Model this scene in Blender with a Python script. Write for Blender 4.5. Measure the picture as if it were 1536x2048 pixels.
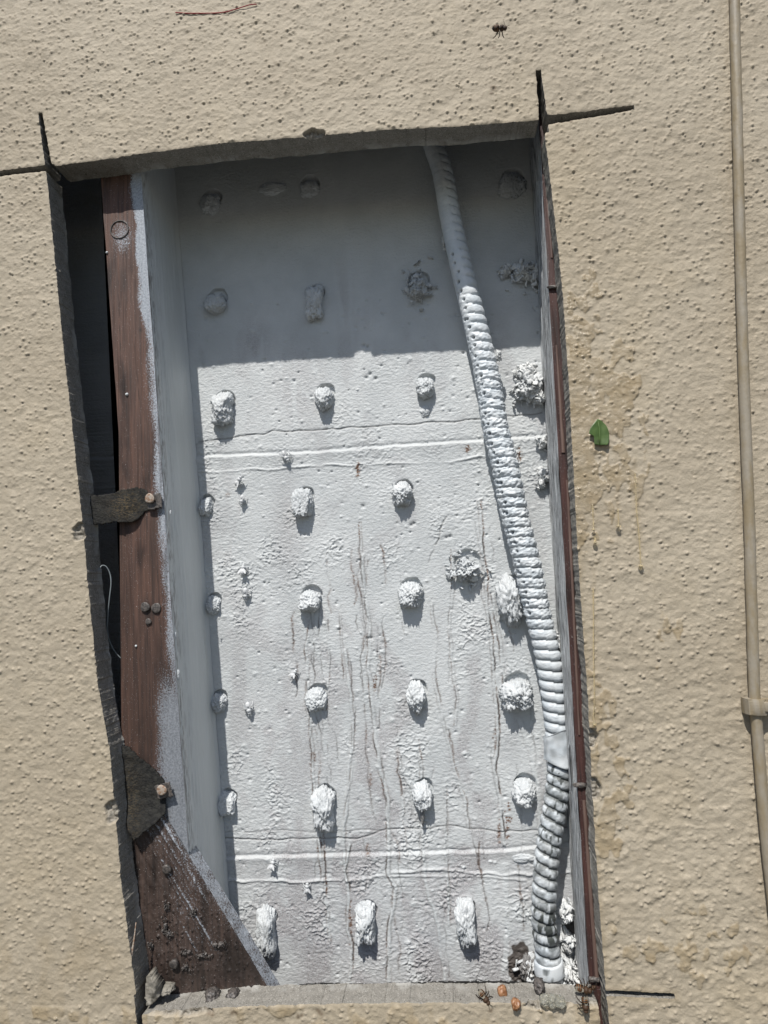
import bpy, math, random
import numpy as np
from mathutils import Matrix, Vector

for o in list(bpy.data.objects): bpy.data.objects.remove(o)
S = bpy.context.scene
COL = S.collection

# ------------------------------------------------------------ camera
F, IW, IH = 1300.0, 1536.0, 2048.0        # focal length in photo pixels
D = 0.570                                 # distance of the lens from the wall face
T = 0.026                                 # stucco thickness = depth of the stud faces
BD = 0.115                                # depth of the lath board
H0 = 1.60                                 # height of the lens foot point above the ground
def nrm(v): v = np.array(v, float); return v/np.linalg.norm(v)
yc = nrm((122, -126, -F))                 # world +Y (into the wall) in camera axes
r_ = math.radians(3.4)
zc = np.array((-math.sin(r_), math.cos(r_), 0.0)); zc = nrm(zc - yc*np.dot(zc, yc))
xc = np.cross(yc, zc)
R = np.array((xc, yc, zc))                # camera axes -> world axes
CAM = np.array((0.0, -D, H0))
cam = bpy.data.cameras.new("camera"); co = bpy.data.objects.new("camera", cam); COL.objects.link(co)
M = Matrix.Identity(4)
for i in range(3):
    for j in range(3): M[i][j] = R[i][j]
    M[i][3] = CAM[i]
co.matrix_world = M
cam.sensor_fit = 'VERTICAL'; cam.sensor_height = 24.0; cam.lens = F/IH*24.0
cam.clip_start = 0.02; cam.clip_end = 400
S.camera = co

def P(px, py, y=0.0):
    """photo pixel -> the world point on the real plane lying y behind the wall face"""
    w = R @ np.array((px-IW/2, IH/2-py, -F)); k = (y+D)/w[1]
    return CAM + w*k
def proj(X, Y, Z):
    d = np.stack([np.asarray(X)-CAM[0], np.asarray(Y)-CAM[1]+0*np.asarray(X), np.asarray(Z)-CAM[2]], 0)
    c = np.tensordot(R.T, d, 1)
    return IW/2 + F*c[0]/-c[2], IH/2 - F*c[1]/-c[2]

# ------------------------------------------------------------ light
L = P(700, 722, BD) - P(692, 274, 0)
L[0] = 0.205*L[1]                          # direction the sunlight travels
L = nrm(L)
sun_el = math.asin(-L[2]); sun_rot = math.atan2(-L[0], -L[1])
w = bpy.data.worlds.new("World"); S.world = w; w.use_nodes = True
nt = w.node_tree; nt.nodes.clear()
sky = nt.nodes.new('ShaderNodeTexSky'); sky.sky_type = 'NISHITA'; sky.sun_disc = False
sky.sun_elevation = sun_el; sky.sun_rotation = sun_rot
bg = nt.nodes.new('ShaderNodeBackground'); bg.inputs[1].default_value = 0.085
ow = nt.nodes.new('ShaderNodeOutputWorld')
nt.links.new(sky.outputs[0], bg.inputs[0]); nt.links.new(bg.outputs[0], ow.inputs[0])
sl = bpy.data.lights.new("sun", 'SUN'); sl.energy = 4.5; sl.angle = math.radians(0.5); sl.color = (1.0, .965, .91)
so = bpy.data.objects.new("sun", sl); COL.objects.link(so)
so.rotation_euler = Vector(L).to_track_quat('-Z', 'Y').to_euler(); so.location = (0, -3, 5)
S.view_settings.view_transform = 'Standard'; S.view_settings.look = 'None'
S.view_settings.exposure = 0.10; S.view_settings.gamma = 1.0
S.view_settings.use_curve_mapping = False

# ------------------------------------------------------------ numpy helpers
rng = np.random.RandomState(7); random.seed(7)
_p = np.random.RandomState(3).permutation(256); _p = np.concatenate([_p, _p, _p])
_g = np.random.RandomState(5).normal(size=(256, 3)); _g /= np.linalg.norm(_g, axis=1)[:, None]
def noise(x, y, z=0.0):
    x = np.asarray(x, float); y = np.asarray(y, float) + 0*x; z = np.asarray(z, float) + 0*x
    xi = np.floor(x).astype(int); yi = np.floor(y).astype(int); zi = np.floor(z).astype(int)
    fx, fy, fz = x-xi, y-yi, z-zi
    xi &= 255; yi &= 255; zi &= 255
    u, v, s = [f*f*f*(f*(f*6-15)+10) for f in (fx, fy, fz)]
    out = 0
    for a in (0, 1):
        for b in (0, 1):
            for c in (0, 1):
                h = _p[_p[_p[(xi+a) & 255]+((yi+b) & 255)]+((zi+c) & 255)]
                g = _g[h]
                dd = g[..., 0]*(fx-a)+g[..., 1]*(fy-b)+g[..., 2]*(fz-c)
                out = out + dd*(u if a else 1-u)*(v if b else 1-v)*(s if c else 1-s)
    return out*1.7
def fbm(x, y, z=0.0, o=3, g=.5):
    s = 0; a = 1
    for i in range(o):
        s = s + a*noise(x*2**i+17*i, y*2**i+5*i, z*2**i if np.ndim(z) else z+i*3.3); a *= g
    return s
def smooth(a, b, x):
    t = np.clip((x-a)/(b-a), 0, 1); return t*t*(3-2*t)
def gridlines(a, b, step, lo, hi):
    g = list(np.arange(a, b, step))
    s = step; v = g[-1]
    while v < hi: s *= 1.35; v += s; g.append(min(v, hi))
    s = step; v = g[0]; pre = []
    while v > lo: s *= 1.35; v -= s; pre.append(max(v, lo))
    return np.array(pre[::-1]+g)
def sample(pts, step):
    pts = np.array(pts, float); out = []
    for a, b in zip(pts[:-1], pts[1:]):
        n = max(1, int(np.linalg.norm(b-a)/step))
        out.append(a + (b-a)*np.linspace(0, 1, n, endpoint=False)[:, None])
    out.append(pts[-1:]); return np.concatenate(out)
def catmull(pts, n=12):
    pts = np.array(pts, float); p = np.vstack([2*pts[0]-pts[1], pts, 2*pts[-1]-pts[-2]]); out = []
    t = np.linspace(0, 1, n, endpoint=False)[:, None]
    for i in range(1, len(p)-2):
        a, b, c, d = p[i-1:i+3]
        out.append(.5*(2*b+(c-a)*t+(2*a-5*b+4*c-d)*t**2+(3*b-a-3*c+d)*t**3))
    out.append(pts[-1:]); return np.concatenate(out)

# ------------------------------------------------------------ object helpers
def mesh_np(name, V, faces, attrs=None, smooth_=True):
    me = bpy.data.meshes.new(name)
    V = np.asarray(V, float)
    if isinstance(faces, np.ndarray):
        k = faces.shape[1]; idx = faces.ravel(); starts = np.arange(len(faces))*k
    else:
        idx = np.array([i for f in faces for i in f]); ln = np.array([len(f) for f in faces])
        starts = np.concatenate([[0], np.cumsum(ln)[:-1]])
    me.vertices.add(len(V)); me.vertices.foreach_set('co', V.ravel())
    me.loops.add(len(idx)); me.loops.foreach_set('vertex_index', idx.astype(np.int32))
    me.polygons.add(len(starts)); me.polygons.foreach_set('loop_start', starts.astype(np.int32))
    me.update(calc_edges=True)
    me.polygons.foreach_set('use_smooth', np.full(len(starts), smooth_, dtype=bool))
    for k, v in (attrs or {}).items():
        at = me.attributes.new(k, 'FLOAT', 'POINT'); at.data.foreach_set('value', np.asarray(v, np.float32).ravel())
    me.validate()
    return me
def obj(name, V, faces, mat, parent=None, loc=None, attrs=None, smooth_=True):
    V = np.asarray(V, float)
    off = np.array(parent['_w']) if parent is not None else (np.array(loc, float) if loc is not None else np.zeros(3))
    me = mesh_np(name, V-off, faces, attrs, smooth_)
    me.materials.append(mat)
    o = bpy.data.objects.new(name, me); COL.objects.link(o)
    o['_w'] = [float(v) for v in off]
    if parent is not None: o.parent = parent
    else: o.location = off
    return o
def tag(o, label=None, cat=None, group=None, kind=None):
    if label: o['label'] = label
    if cat: o['category'] = cat
    if group: o['group'] = group
    if kind: o['kind'] = kind
    return o
def thing(name, label, cat, loc, group=None):
    o = bpy.data.objects.new(name, None); COL.objects.link(o); o.empty_display_size = .02
    o.location = loc; o['_w'] = [float(v) for v in loc]
    return tag(o, label, cat, group)
def merge(parts):
    V = []; Fc = []; n = 0; A = []
    for p in parts:
        v, f = p[0], p[1]
        V.append(np.asarray(v, float)); Fc += [[i+n for i in q] for q in (f.tolist() if isinstance(f, np.ndarray) else f)]
        A.append(np.full(len(v), p[2] if len(p) > 2 else 0.0)); n += len(v)
    return np.concatenate(V), Fc, np.concatenate(A)
def tube(path, rad, n=12, cap=True, disp=None):
    path = np.array(path, float); m = len(path)
    rad = np.full(m, rad) if np.isscalar(rad) else np.array(rad, float)
    tan = np.gradient(path, axis=0); tan /= np.linalg.norm(tan, axis=1)[:, None]+1e-12
    ref = np.array((0, -1.0, 0)) if abs(tan[0][1]) < .9 else np.array((1.0, 0, 0))
    N = ref - tan*(tan@ref)[:, None]; N /= np.linalg.norm(N, axis=1)[:, None]
    B = np.cross(tan, N)
    a = np.linspace(0, 2*np.pi, n, endpoint=False)
    rr = rad[:, None]*np.ones(n)
    if disp is not None: rr = rr + disp
    V = path[:, None, :] + rr[..., None]*(np.cos(a)[None, :, None]*N[:, None, :] + np.sin(a)[None, :, None]*B[:, None, :])
    V = V.reshape(-1, 3)
    i, j = np.meshgrid(np.arange(m-1), np.arange(n), indexing='ij')
    q = np.stack([i*n+j, i*n+(j+1) % n, (i+1)*n+(j+1) % n, (i+1)*n+j], -1).reshape(-1, 4).tolist()
    if cap: q += [list(range(n))[::-1], [(m-1)*n+k for k in range(n)]]
    return V, q
def ico(sub):
    t = (1+5**.5)/2
    v = [(-1,t,0),(1,t,0),(-1,-t,0),(1,-t,0),(0,-1,t),(0,1,t),(0,-1,-t),(0,1,-t),(t,0,-1),(t,0,1),(-t,0,-1),(-t,0,1)]
    f = [(0,11,5),(0,5,1),(0,1,7),(0,7,10),(0,10,11),(1,5,9),(5,11,4),(11,10,2),(10,7,6),(7,1,8),(3,9,4),(3,4,2),(3,2,6),(3,6,8),(3,8,9),(4,9,5),(2,4,11),(6,2,10),(8,6,7),(9,8,1)]
    v = [tuple(nrm(a)) for a in v]
    for _ in range(sub):
        c = {}; nf = []
        def mid(a, b):
            k = (min(a, b), max(a, b))
            if k not in c: c[k] = len(v); v.append(tuple(nrm(np.array(v[a])+np.array(v[b]))))
            return c[k]
        for a, b, d in f:
            x, y, z = mid(a, b), mid(b, d), mid(d, a); nf += [(a, x, z), (b, y, x), (d, z, y), (x, y, z)]
        f = nf
    return np.array(v), np.array(f)
ICO = {k: ico(k) for k in (1, 2, 3, 4)}
def prism(front, depth_vec, ins=0):
    """polygon (list of world points) extruded by depth_vec"""
    Fp = np.array(front, float); n = len(Fp)
    V = np.vstack([Fp, Fp+np.array(depth_vec)])
    f = [list(range(n)), [n+i for i in range(n)][::-1]] + [[i, n+i, n+(i+1) % n, (i+1) % n] for i in range(n)]
    return V, f

# ------------------------------------------------------------ materials
class N:
    def __init__(s, name, rough=.7, spec=.4):
        s.m = bpy.data.materials.new(name); s.m.use_nodes = True; s.t = s.m.node_tree
        s.b = s.t.nodes['Principled BSDF']; s.b.inputs['Roughness'].default_value = rough
        s.b.inputs['Specular IOR Level'].default_value = spec
        s.tc = s.t.nodes.new('ShaderNodeTexCoord').outputs['Object']
        s.h = None
    def n(s, ty, **k):
        q = s.t.nodes.new(ty)
        for a, b in k.items(): setattr(q, a, b)
        return q
    def lk(s, a, b): s.t.links.new(a, b)
    def noise(s, scale, det=4, rough=.55, st=(1, 1, 1), rot=(0, 0, 0)):
        mp = s.n('ShaderNodeMapping'); mp.inputs['Scale'].default_value = st; mp.inputs['Rotation'].default_value = rot
        s.lk(s.tc, mp.inputs[0])
        q = s.n('ShaderNodeTexNoise'); q.inputs['Scale'].default_value = scale; q.inputs['Detail'].default_value = det
        q.inputs['Roughness'].default_value = rough; s.lk(mp.outputs[0], q.inputs['Vector']); return q.outputs['Fac']
    def vor(s, scale, st=(1, 1, 1), feat='F1'):
        mp = s.n('ShaderNodeMapping'); mp.inputs['Scale'].default_value = st; s.lk(s.tc, mp.inputs[0])
        q = s.n('ShaderNodeTexVoronoi', feature=feat); q.inputs['Scale'].default_value = scale
        s.lk(mp.outputs[0], q.inputs['Vector']); return q.outputs['Distance']
    def attr(s, name):
        q = s.n('ShaderNodeAttribute', attribute_name=name); return q.outputs['Fac']
    def math(s, op, a, b=0.0, cl=False):
        q = s.n('ShaderNodeMath', operation=op, use_clamp=cl)
        for i, v in enumerate((a, b)):
            if isinstance(v, (int, float)): q.inputs[i].default_value = v
            else: s.lk(v, q.inputs[i])
        return q.outputs[0]
    def step(s, v, a, b, lo=0.0, hi=1.0):
        q = s.n('ShaderNodeMapRange', interpolation_type='SMOOTHSTEP')
        for k, x in zip(('From Min', 'From Max', 'To Min', 'To Max'), (a, b, lo, hi)): q.inputs[k].default_value = x
        s.lk(v, q.inputs['Value']); return q.outputs[0]
    def mix(s, fac, a, b):
        q = s.n('ShaderNodeMix', data_type='RGBA')
        if isinstance(fac, (int, float)): q.inputs[0].default_value = fac
        else: s.lk(fac, q.inputs[0])
        for i, v in ((6, a), (7, b)):
            if isinstance(v, tuple): q.inputs[i].default_value = (*v, 1)
            else: s.lk(v, q.inputs[i])
        return q.outputs[2]
    def bump(s, h, dist, strength=1.0):
        q = s.n('ShaderNodeBump'); q.inputs['Distance'].default_value = dist; q.inputs['Strength'].default_value = strength
        s.lk(h, q.inputs['Height'])
        if s.h is not None: s.lk(s.h, q.inputs['Normal'])
        s.h = q.outputs[0]; return s
    def done(s, col, rough=None):
        if isinstance(col, tuple): s.b.inputs['Base Color'].default_value = (*col, 1)
        else: s.lk(col, s.b.inputs['Base Color'])
        if rough is not None: s.lk(rough, s.b.inputs['Roughness'])
        if s.h is not None: s.lk(s.h, s.b.inputs['Normal'])
        return s.m

# painted stucco
m = N('painted_stucco', .62, .3)
c = m.mix(m.step(m.noise(9, 4), .35, .65), (.392, .335, .250), (.438, .380, .290))
c = m.mix(m.math('MULTIPLY', m.step(m.noise(45, 5, .7), .55, .75), .35), c, (.285, .232, .158))
c = m.mix(m.math('MULTIPLY', m.step(m.noise(650, 2), .71, .78), .25), c, (.17, .135, .095))
c = m.mix(m.math('MULTIPLY', m.step(m.noise(4.5, 5, .6), .50, .68), .5), c, (.375, .305, .200))
c = m.mix(m.math('MULTIPLY', m.step(m.noise(1300, 3, .7), .35, .6, 1, 0), .22), c, (.22, .18, .13))
hn = m.attr('honey')
c = m.mix(m.math('MULTIPLY', hn, m.step(m.noise(55, 4, .6), .3, .7, .25, .72)), c, (.290, .215, .115))
c = m.mix(m.attr('dirt'), c, (.13, .09, .055))
mort = m.mix(m.step(m.noise(500, 4), .3, .7), (.17, .15, .12), (.34, .31, .26))
c = m.mix(m.attr('chip'), c, mort)
m.bump(m.noise(620, 5, .7), .0011, .6)
MS = m.done(c, m.step(hn, 0, .8, .60, .16))
# cut mortar
m = N('cut_mortar', .9, .2)
c = m.mix(m.step(m.noise(160, 5, .7), .3, .7), (.21, .198, .175), (.29, .272, .24))
c = m.mix(m.step(m.noise(800, 3, .7), .56, .64), c, (.42, .40, .36))
c = m.mix(m.step(m.noise(600, 3, .7), .40, .34), c, (.09, .08, .065))
c = m.mix(m.math('MULTIPLY', m.attr('backlip'), m.step(m.noise(60, 3), .45, .62)), c, (.42, .41, .38))
m.bump(m.noise(700, 5, .7), .0012, .8)
MC = m.done(c)
# painted lath board
m = N('painted_board', .45, .45)
paint = m.mix(m.step(m.noise(20, 4), .3, .7), (.50, .523, .53), (.58, .60, .605))
st = m.attr('stain')
spk = m.step(m.noise(900, 3, .6, (1, 1, 1.6)), .38, .62)
c = m.mix(m.math('MULTIPLY', st, m.math('ADD', m.math('MULTIPLY', spk, .65), .22), True), paint, (.25, .220, .228))
rs = m.attr('rust')
c = m.mix(m.math('MULTIPLY', rs, m.step(m.noise(500, 3), .36, .55), True), c, (.15, .085, .055))
c = m.mix(m.attr('dark'), c, (.055, .042, .034))
m.bump(m.noise(330, 6, .72, (.75, 1, 1.25)), .0016, .75)
MB = m.done(c, m.step(st, 0, 1, .42, .62))
# thick white paint on plaster
def paintmat(name, a, b, dark=(.05, .05, .05), rough=.5, bump=.5, sc=900):
    m = N(name, rough, .45)
    c = m.mix(m.step(m.noise(60, 4), .3, .7), a, b)
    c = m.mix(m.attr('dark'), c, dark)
    m.bump(m.noise(sc, 4, .6), .0009, bump)
    return m.done(c)
MP = paintmat('painted_plaster', (.50, .525, .54), (.60, .62, .63), (.12, .11, .10), .55, 1.0, 700)
MH = paintmat('painted_hose', (.56, .61, .65), (.67, .70, .72), (.030, .035, .030), .38, .5)
MBEE = paintmat('painted_insect', (.50, .52, .53), (.62, .63, .64), (.10, .08, .07), .6, .4)
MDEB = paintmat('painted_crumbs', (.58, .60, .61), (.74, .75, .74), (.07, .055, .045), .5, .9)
# redwood
def wood(name, a, b, spray=True, rot=(0, 0, 0), st=(1, 1, .035), rough=.62):
    m = N(name, rough, .4)
    g = m.noise(420, 4, .6, st, rot)
    c = m.mix(m.step(g, .3, .7), a, b)
    c = m.mix(m.step(m.noise(60, 3, .5, (1, 1, .25), rot), .5, .75), c, tuple(x*.45 for x in a))
    if spray:
        sp = m.attr('spray')
        nz = m.noise(700, 5, .8)
        k = m.step(m.math('ADD', sp, m.math('MULTIPLY', m.math('SUBTRACT', nz, .5), 2.0)), .42, .66)
        c = m.mix(k, c, m.mix(m.step(m.noise(500, 4, .7), .35, .65), (.24, .265, .30), (.42, .45, .49)))
        c = m.mix(m.step(m.noise(1500, 1), .735, .76), c, (.62, .60, .58))
    c = m.mix(m.attr('dark'), c, (.018, .014, .012))
    m.bump(g, .0010, .6).bump(m.noise(1200, 3), .0005, .5)
    return m.done(c)
MW = wood('redwood', (.058, .034, .027), (.130, .070, .050))
MWB = wood('brace_wood', (.040, .030, .026), (.082, .056, .046), True, (0, 0, 0), (1, 1, .04), .42)
m = N('painted_wood_side', .5, .4)
g = m.noise(750, 6, .8, (1, 1, .035))
c = m.mix(m.step(g, .40, .56), (.085, .082, .085), (.58, .60, .61))
m.bump(g, .0016, .9); MWS = m.done(c)
m = N('painted_stud_side', .45, .4)
c = m.mix(m.step(m.noise(30, 4, .6, (1, 1, .2)), .3, .7), (.58, .60, .59), (.64, .66, .655))
c = m.mix(m.math('MULTIPLY', m.attr('dark'), m.step(m.noise(380, 4, .7, (1, 1, .18)), .44, .60)), c, (.20, .175, .165))
m.bump(m.noise(300, 4, .6, (1, 1, .12)), .0010, .5); MSS = m.done(c)
m = N('salmon_wood', .5, .4)
c = m.mix(m.step(m.noise(300, 4, .6, (1, 1, .05)), .3, .7), (.10, .062, .052), (.17, .115, .095))
m.bump(m.noise(500, 3, .6, (1, 1, .08)), .0005, .5); MSAL = m.done(c)
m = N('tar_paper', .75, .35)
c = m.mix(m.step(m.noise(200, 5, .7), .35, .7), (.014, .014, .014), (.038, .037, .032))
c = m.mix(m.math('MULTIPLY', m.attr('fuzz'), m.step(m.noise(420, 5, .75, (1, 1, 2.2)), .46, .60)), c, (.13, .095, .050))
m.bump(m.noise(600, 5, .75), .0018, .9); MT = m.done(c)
m = N('nail_metal', .45, .5)
c = m.mix(m.step(m.noise(500, 4), .4, .6), (.42, .36, .30), (.28, .17, .11))
m.bump(m.noise(700, 3), .0006, .6); MN = m.done(c)
m = N('old_iron', .5, .5)
c = m.mix(m.step(m.noise(500, 4), .4, .6), (.05, .045, .042), (.115, .10, .09))
m.bump(m.noise(700, 3), .0006, .6); MI = m.done(c)
m = N('painted_cable', .55, .35)
c = m.mix(m.step(m.noise(120, 4, .6, (1, 1, .3)), .35, .65), (.30, .265, .21), (.26, .21, .135))
m.bump(m.noise(300, 3, .6, (1, 1, .6)), .0008, .5); MCB = m.done(c)
m = N('leaf_green', .38, .5)
c = m.mix(m.step(m.noise(160, 4), .3, .7), (.055, .100, .022), (.085, .140, .034))
c = m.mix(m.attr('dark'), c, (.045, .06, .02))
m.bump(m.noise(260, 3), .0002, .3)
MLF = m.done(c)
m = N('leaf_rib', .5, .4); MLR = m.done((.13, .20, .07))
m = N('red_thread', .8, .2); MTH = m.done((.30, .035, .045))
m = N('wire_grey', .4, .5); MWI = m.done((.22, .25, .26))
m = N('honey', .06, .5); m.b.inputs['Transmission Weight'].default_value = .75
m.b.inputs['IOR'].default_value = 1.45
MHO = m.done((.90, .79, .55))
m = N('clear_drop', .05, .5); m.b.inputs['Transmission Weight'].default_value = .8
MCD = m.done((.72, .70, .60))
m = N('amber_crumb', .4, .5)
MAM = m.bump(m.noise(500, 3), .0006, .5).done(m.mix(m.step(m.noise(300, 3), .4, .6), (.20, .085, .035), (.31, .16, .08)))
m = N('bee_fur', .6, .35)
sp = m.attr('stripe')
MBF = m.bump(m.noise(1500, 3), .0004, .5).done(m.mix(sp, (.012, .010, .008), (.15, .068, .024)))
m = N('bee_wing', .25, .5); m.b.inputs['Alpha'].default_value = .30; MBW = m.done((.45, .42, .34))
m = N('concrete_ground', .9, .2)
MG = m.bump(m.noise(60, 4), .01, .4).done(m.mix(m.noise(3, 5), (.08, .078, .07), (.12, .115, .10)))
m = N('broken_mortar', .9, .2)
MBM = m.bump(m.noise(500, 5, .7), .0015, .8).done(m.mix(m.step(m.noise(300, 4), .3, .7), (.20, .185, .155), (.30, .28, .24)))

# ------------------------------------------------------------ ground
g = 40.0
tag(obj('ground', [(-g, -g, 0), (g, -g, 0), (g, g, 0), (-g, g, 0)], [[0, 1, 2, 3]], MG), kind='structure')

# ------------------------------------------------------------ stucco wall with the sawn opening
def px_poly(pts, y=0.0): return np.array([[P(a, b, y)[0], P(a, b, y)[2]] for a, b in pts])
HOLE = [(92,334),(115,332),(200,321),(300,306),(450,288),(600,277),(768,261),(900,254),(1000,246),(1086,238),
        (1093,300),(1104,400),(1115,500),(1127,650),(1136,800),(1146,1000),(1155,1160),(1171,1380),(1186,1680),(1197,1840),(1207,1975),(1208,2003),
        (1100,2005),(900,2004),(768,2004),(600,2006),(500,2009),(425,2014),(350,2023),(279,2027),
        (262,1900),(244,1770),(232,1640),(219,1500),(195,1360),(180,1200),(165,1040),(146,860),(127,700),(110,520),(101,420)]
def kerf(a, b, w0, w1):
    a = np.array(a, float); b = np.array(b, float); d = (b-a)/np.linalg.norm(b-a); n = np.array((-d[1], d[0]))
    return [tuple(a+n*w0/2), tuple((a+b)/2+n*(w0*.55+w1*.45)/2), tuple(b+n*w1/2), tuple(b-n*w1/2), tuple((a+b)/2-n*(w0*.5+w1*.5)/2), tuple(a-n*w0/2)]
KERFS = [kerf((100,350),(81,228),12,6), kerf((108,334),(-60,354),10,7), kerf((1090,262),(1077,139),15,8), kerf((1080,240),(1268,213),17,7),
         kerf((1200,1986),(1346,1993),2.2,1.6), kerf((1203,1980),(1216,2120),9,9), kerf((274,1990),(290,2120),9,9)]
def sdf_poly(X, Z, poly):
    d2 = np.full(X.shape, 1e9); inside = np.zeros(X.shape, bool); n = len(poly)
    for i in range(n):
        a = poly[i]; b = poly[(i+1) % n]; ex, ez = b-a
        wx = X-a[0]; wz = Z-a[1]; t = np.clip((wx*ex+wz*ez)/(ex*ex+ez*ez), 0, 1)
        d2 = np.minimum(d2, (wx-ex*t)**2+(wz-ez*t)**2)
        c = ((a[1] > Z) != (b[1] > Z)) & (X < (b[0]-a[0])*(Z-a[1])/((b[1]-a[1]) or 1e-12)+a[0]); inside ^= c
    d = np.sqrt(d2); return np.where(inside, -d, d)
c4 = np.array([P(a, b) for a, b in ((-30, -30), (1566, -30), (1566, 2078), (-30, 2078))])
xs = gridlines(c4[:, 0].min(), c4[:, 0].max(), .0008, -1.6, 1.6)
zs = gridlines(c4[:, 2].min(), c4[:, 2].max(), .0008, 0.0, 2.9)
X, Z = np.meshgrid(xs, zs)
PX, PY = proj(X, 0, Z)
SD = sdf_poly(X, Z, px_poly(HOLE))
for k in KERFS: SD = np.minimum(SD, sdf_poly(X, Z, px_poly(k)))
near = np.abs(SD) < .02
jag = np.zeros_like(X)
jag[near] = .0004*noise(X[near]*260, Z[near]*260) + .0004*noise(X[near]*90, Z[near]*90, 4) + .0004*np.abs(noise(X[near]*600, Z[near]*600, 8))
SD = SD + jag - .0007 - .0011*smooth(1050, 1100, PX)*smooth(300, 600, PY)
# surface relief
relief = .00050*noise(X*75, Z*95) + .00034*noise(X*170, Z*210, 3) + .00020*noise(X*340, Z*380, 13) + .0005*noise(X*28, Z*28, 9) + .0025*noise(X*3, Z*3, 2)
low = smooth(1150, 1900, PY)*smooth(900, 1200, PX)
relief += (.3+.5*low)*.00055*fbm(X*95, Z*120, 5, 2)
def stamp(field, X0, Z0, step, pts, hs, ss, mode='add', rot=None):
    ny, nx = field.shape
    for (x, z), h, s in zip(pts, hs, ss):
        ci = int(round((x-X0)/step)); cj = int(round((z-Z0)/step)); rr = int(math.ceil(3*s/step))
        a, b, c_, d = max(ci-rr, 0), min(ci+rr+1, nx), max(cj-rr, 0), min(cj+rr+1, ny)
        if a >= b or c_ >= d: continue
        gx = X0+np.arange(a, b)*step-x; gz = Z0+np.arange(c_, d)*step-z
        k = h*np.exp(-(gx[None, :]**2*.8+gz[:, None]**2*1.2)/(2*s*s)*1.0)
        sub = field[c_:d, a:b]
        if mode == 'add': sub += k
        elif mode == 'max': np.maximum(sub, k, out=sub)
        else: np.minimum(sub, k, out=sub)
i0 = int(np.argmin(np.abs(xs-c4[:, 0].min()))); j0 = int(np.argmin(np.abs(zs-c4[:, 2].min())))
i1 = i0+len(np.arange(c4[:, 0].min(), c4[:, 0].max(), .0008)); j1 = j0+len(np.arange(c4[:, 2].min(), c4[:, 2].max(), .0008))
pim = np.zeros((j1-j0, i1-i0)); npim = 27000
pp = np.stack([rng.uniform(xs[i0], xs[i1-1], npim), rng.uniform(zs[j0], zs[j1-1], npim)], 1)
hh = rng.uniform(.0004, .0018, npim)*(rng.rand(npim)**.8); ss = rng.uniform(.00055, .00100, npim)
stamp(pim, xs[i0], zs[j0], .0008, pp, hh, ss, 'max')
# tiny pit just under each pimple
pit = np.zeros_like(pim); q = rng.rand(npim) < .16
stamp(pit, xs[i0], zs[j0], .0008, pp[q]-[0, .0018], -hh[q]*.5, ss[q]*.8, 'min')
big = np.zeros_like(pim); nb = 2600
pb = np.stack([rng.uniform(xs[i0], xs[i1-1], nb), rng.uniform(zs[j0], zs[j1-1], nb)], 1)
bx, by = proj(pb[:, 0], 0, pb[:, 1]); amp = .25+.75*smooth(700, 1800, by)*smooth(700, 1150, bx)
stamp(big, xs[i0], zs[j0], .0008, pb, rng.uniform(.0004, .0010, nb)*amp, rng.uniform(.0014, .0026, nb), 'max')
relief[j0:j1, i0:i1] += pim+pit+big
# honey and dirt
hz = fbm(X*38, Z*26, 11, 3)
def blob(cx, cy, rx, ry): return np.exp(-(((PX-cx)/rx)**2+((PY-cy)/ry)**2))
rightband = smooth(1110, 1135, PX)
hm = 1.15*blob(1165, 840, 75, 190)+.75*blob(1230, 850, 75, 160)+.55*blob(1160, 650, 40, 160)+.6*blob(1160, 1010, 45, 110)+.65*blob(1215, 1600, 60, 170)+.55*blob(1190, 1420, 40, 120)+.4*blob(1330, 1280, 60, 90)+.45*blob(1400, 1900, 180, 120)
edge = np.exp(-np.clip(SD, 0, 1)/.003)*smooth(1050, 1110, PX)*smooth(400, 700, PY)
bot = smooth(2002, 2018, PY)*(PX < 1210)
lowleft = .45*blob(60, 1960, 260, 160)
hz2 = fbm(X*85, Z*60, 15, 3)
honey = smooth(.45, .72, hm*rightband*.78+(.50*hz+1.0*hz2)*smooth(.05, .4, hm))*.9
honey = np.maximum(honey, smooth(.25, .6, hz*1.3+.35)*bot*.8); honey = np.maximum(honey, edge*.7); honey = np.maximum(honey, lowleft*smooth(-.3, .5, hz))
DR = [[(1269,918),(1271,960),(1272,1000),(1276,1040),(1280,1090),(1282,1126)], [(1232,905),(1235,950),(1234,1000),(1237,1046)], [(1184,990),(1186,1020),(1187,1052)],
      [(1188,1140),(1187,1220),(1188,1330),(1190,1400),(1187,1440)], [(1236,930),(1232,1000)], [(860,2010),(862,2046)], [(1100,2015),(1103,2048)], [(700,2012),(702,2046)]]
hl = np.zeros_like(pim)
for pl in DR:
    w3 = np.array([P(a, b) for a, b in sample(pl, 1.5)])[:, [0, 2]]
    stamp(hl, xs[i0], zs[j0], .0008, w3, np.full(len(w3), .4), np.full(len(w3), .0014), 'max')
honey[j0:j1, i0:i1] = np.maximum(honey[j0:j1, i0:i1], hl)
relief += .0007*smooth(.3, .8, honey) - relief*.25*smooth(.3, .8, honey)*0
dirt = np.zeros_like(pim)
dp = [(986,178,5),(989,96,3),(1150,1470,4),(980,2020,3),(395,2015,7),(420,2022,6),(375,2025,6),(470,2020,5),(985,183,4),(1493,1890,9),(640,2022,5),(600,2030,4),(1148,300,4),(1143,240,3)]
for a, b, s in dp:
    for k in range(4):
        q = P(a+rng.uniform(-s, s), b+rng.uniform(-s, s))
        stamp(dirt, xs[i0], zs[j0], .0008, [(q[0], q[2])], [.75 if a != 1493 else .25], [.0005*s*.5], 'max')
DT = np.zeros_like(X); DT[j0:j1, i0:i1] = dirt
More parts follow.
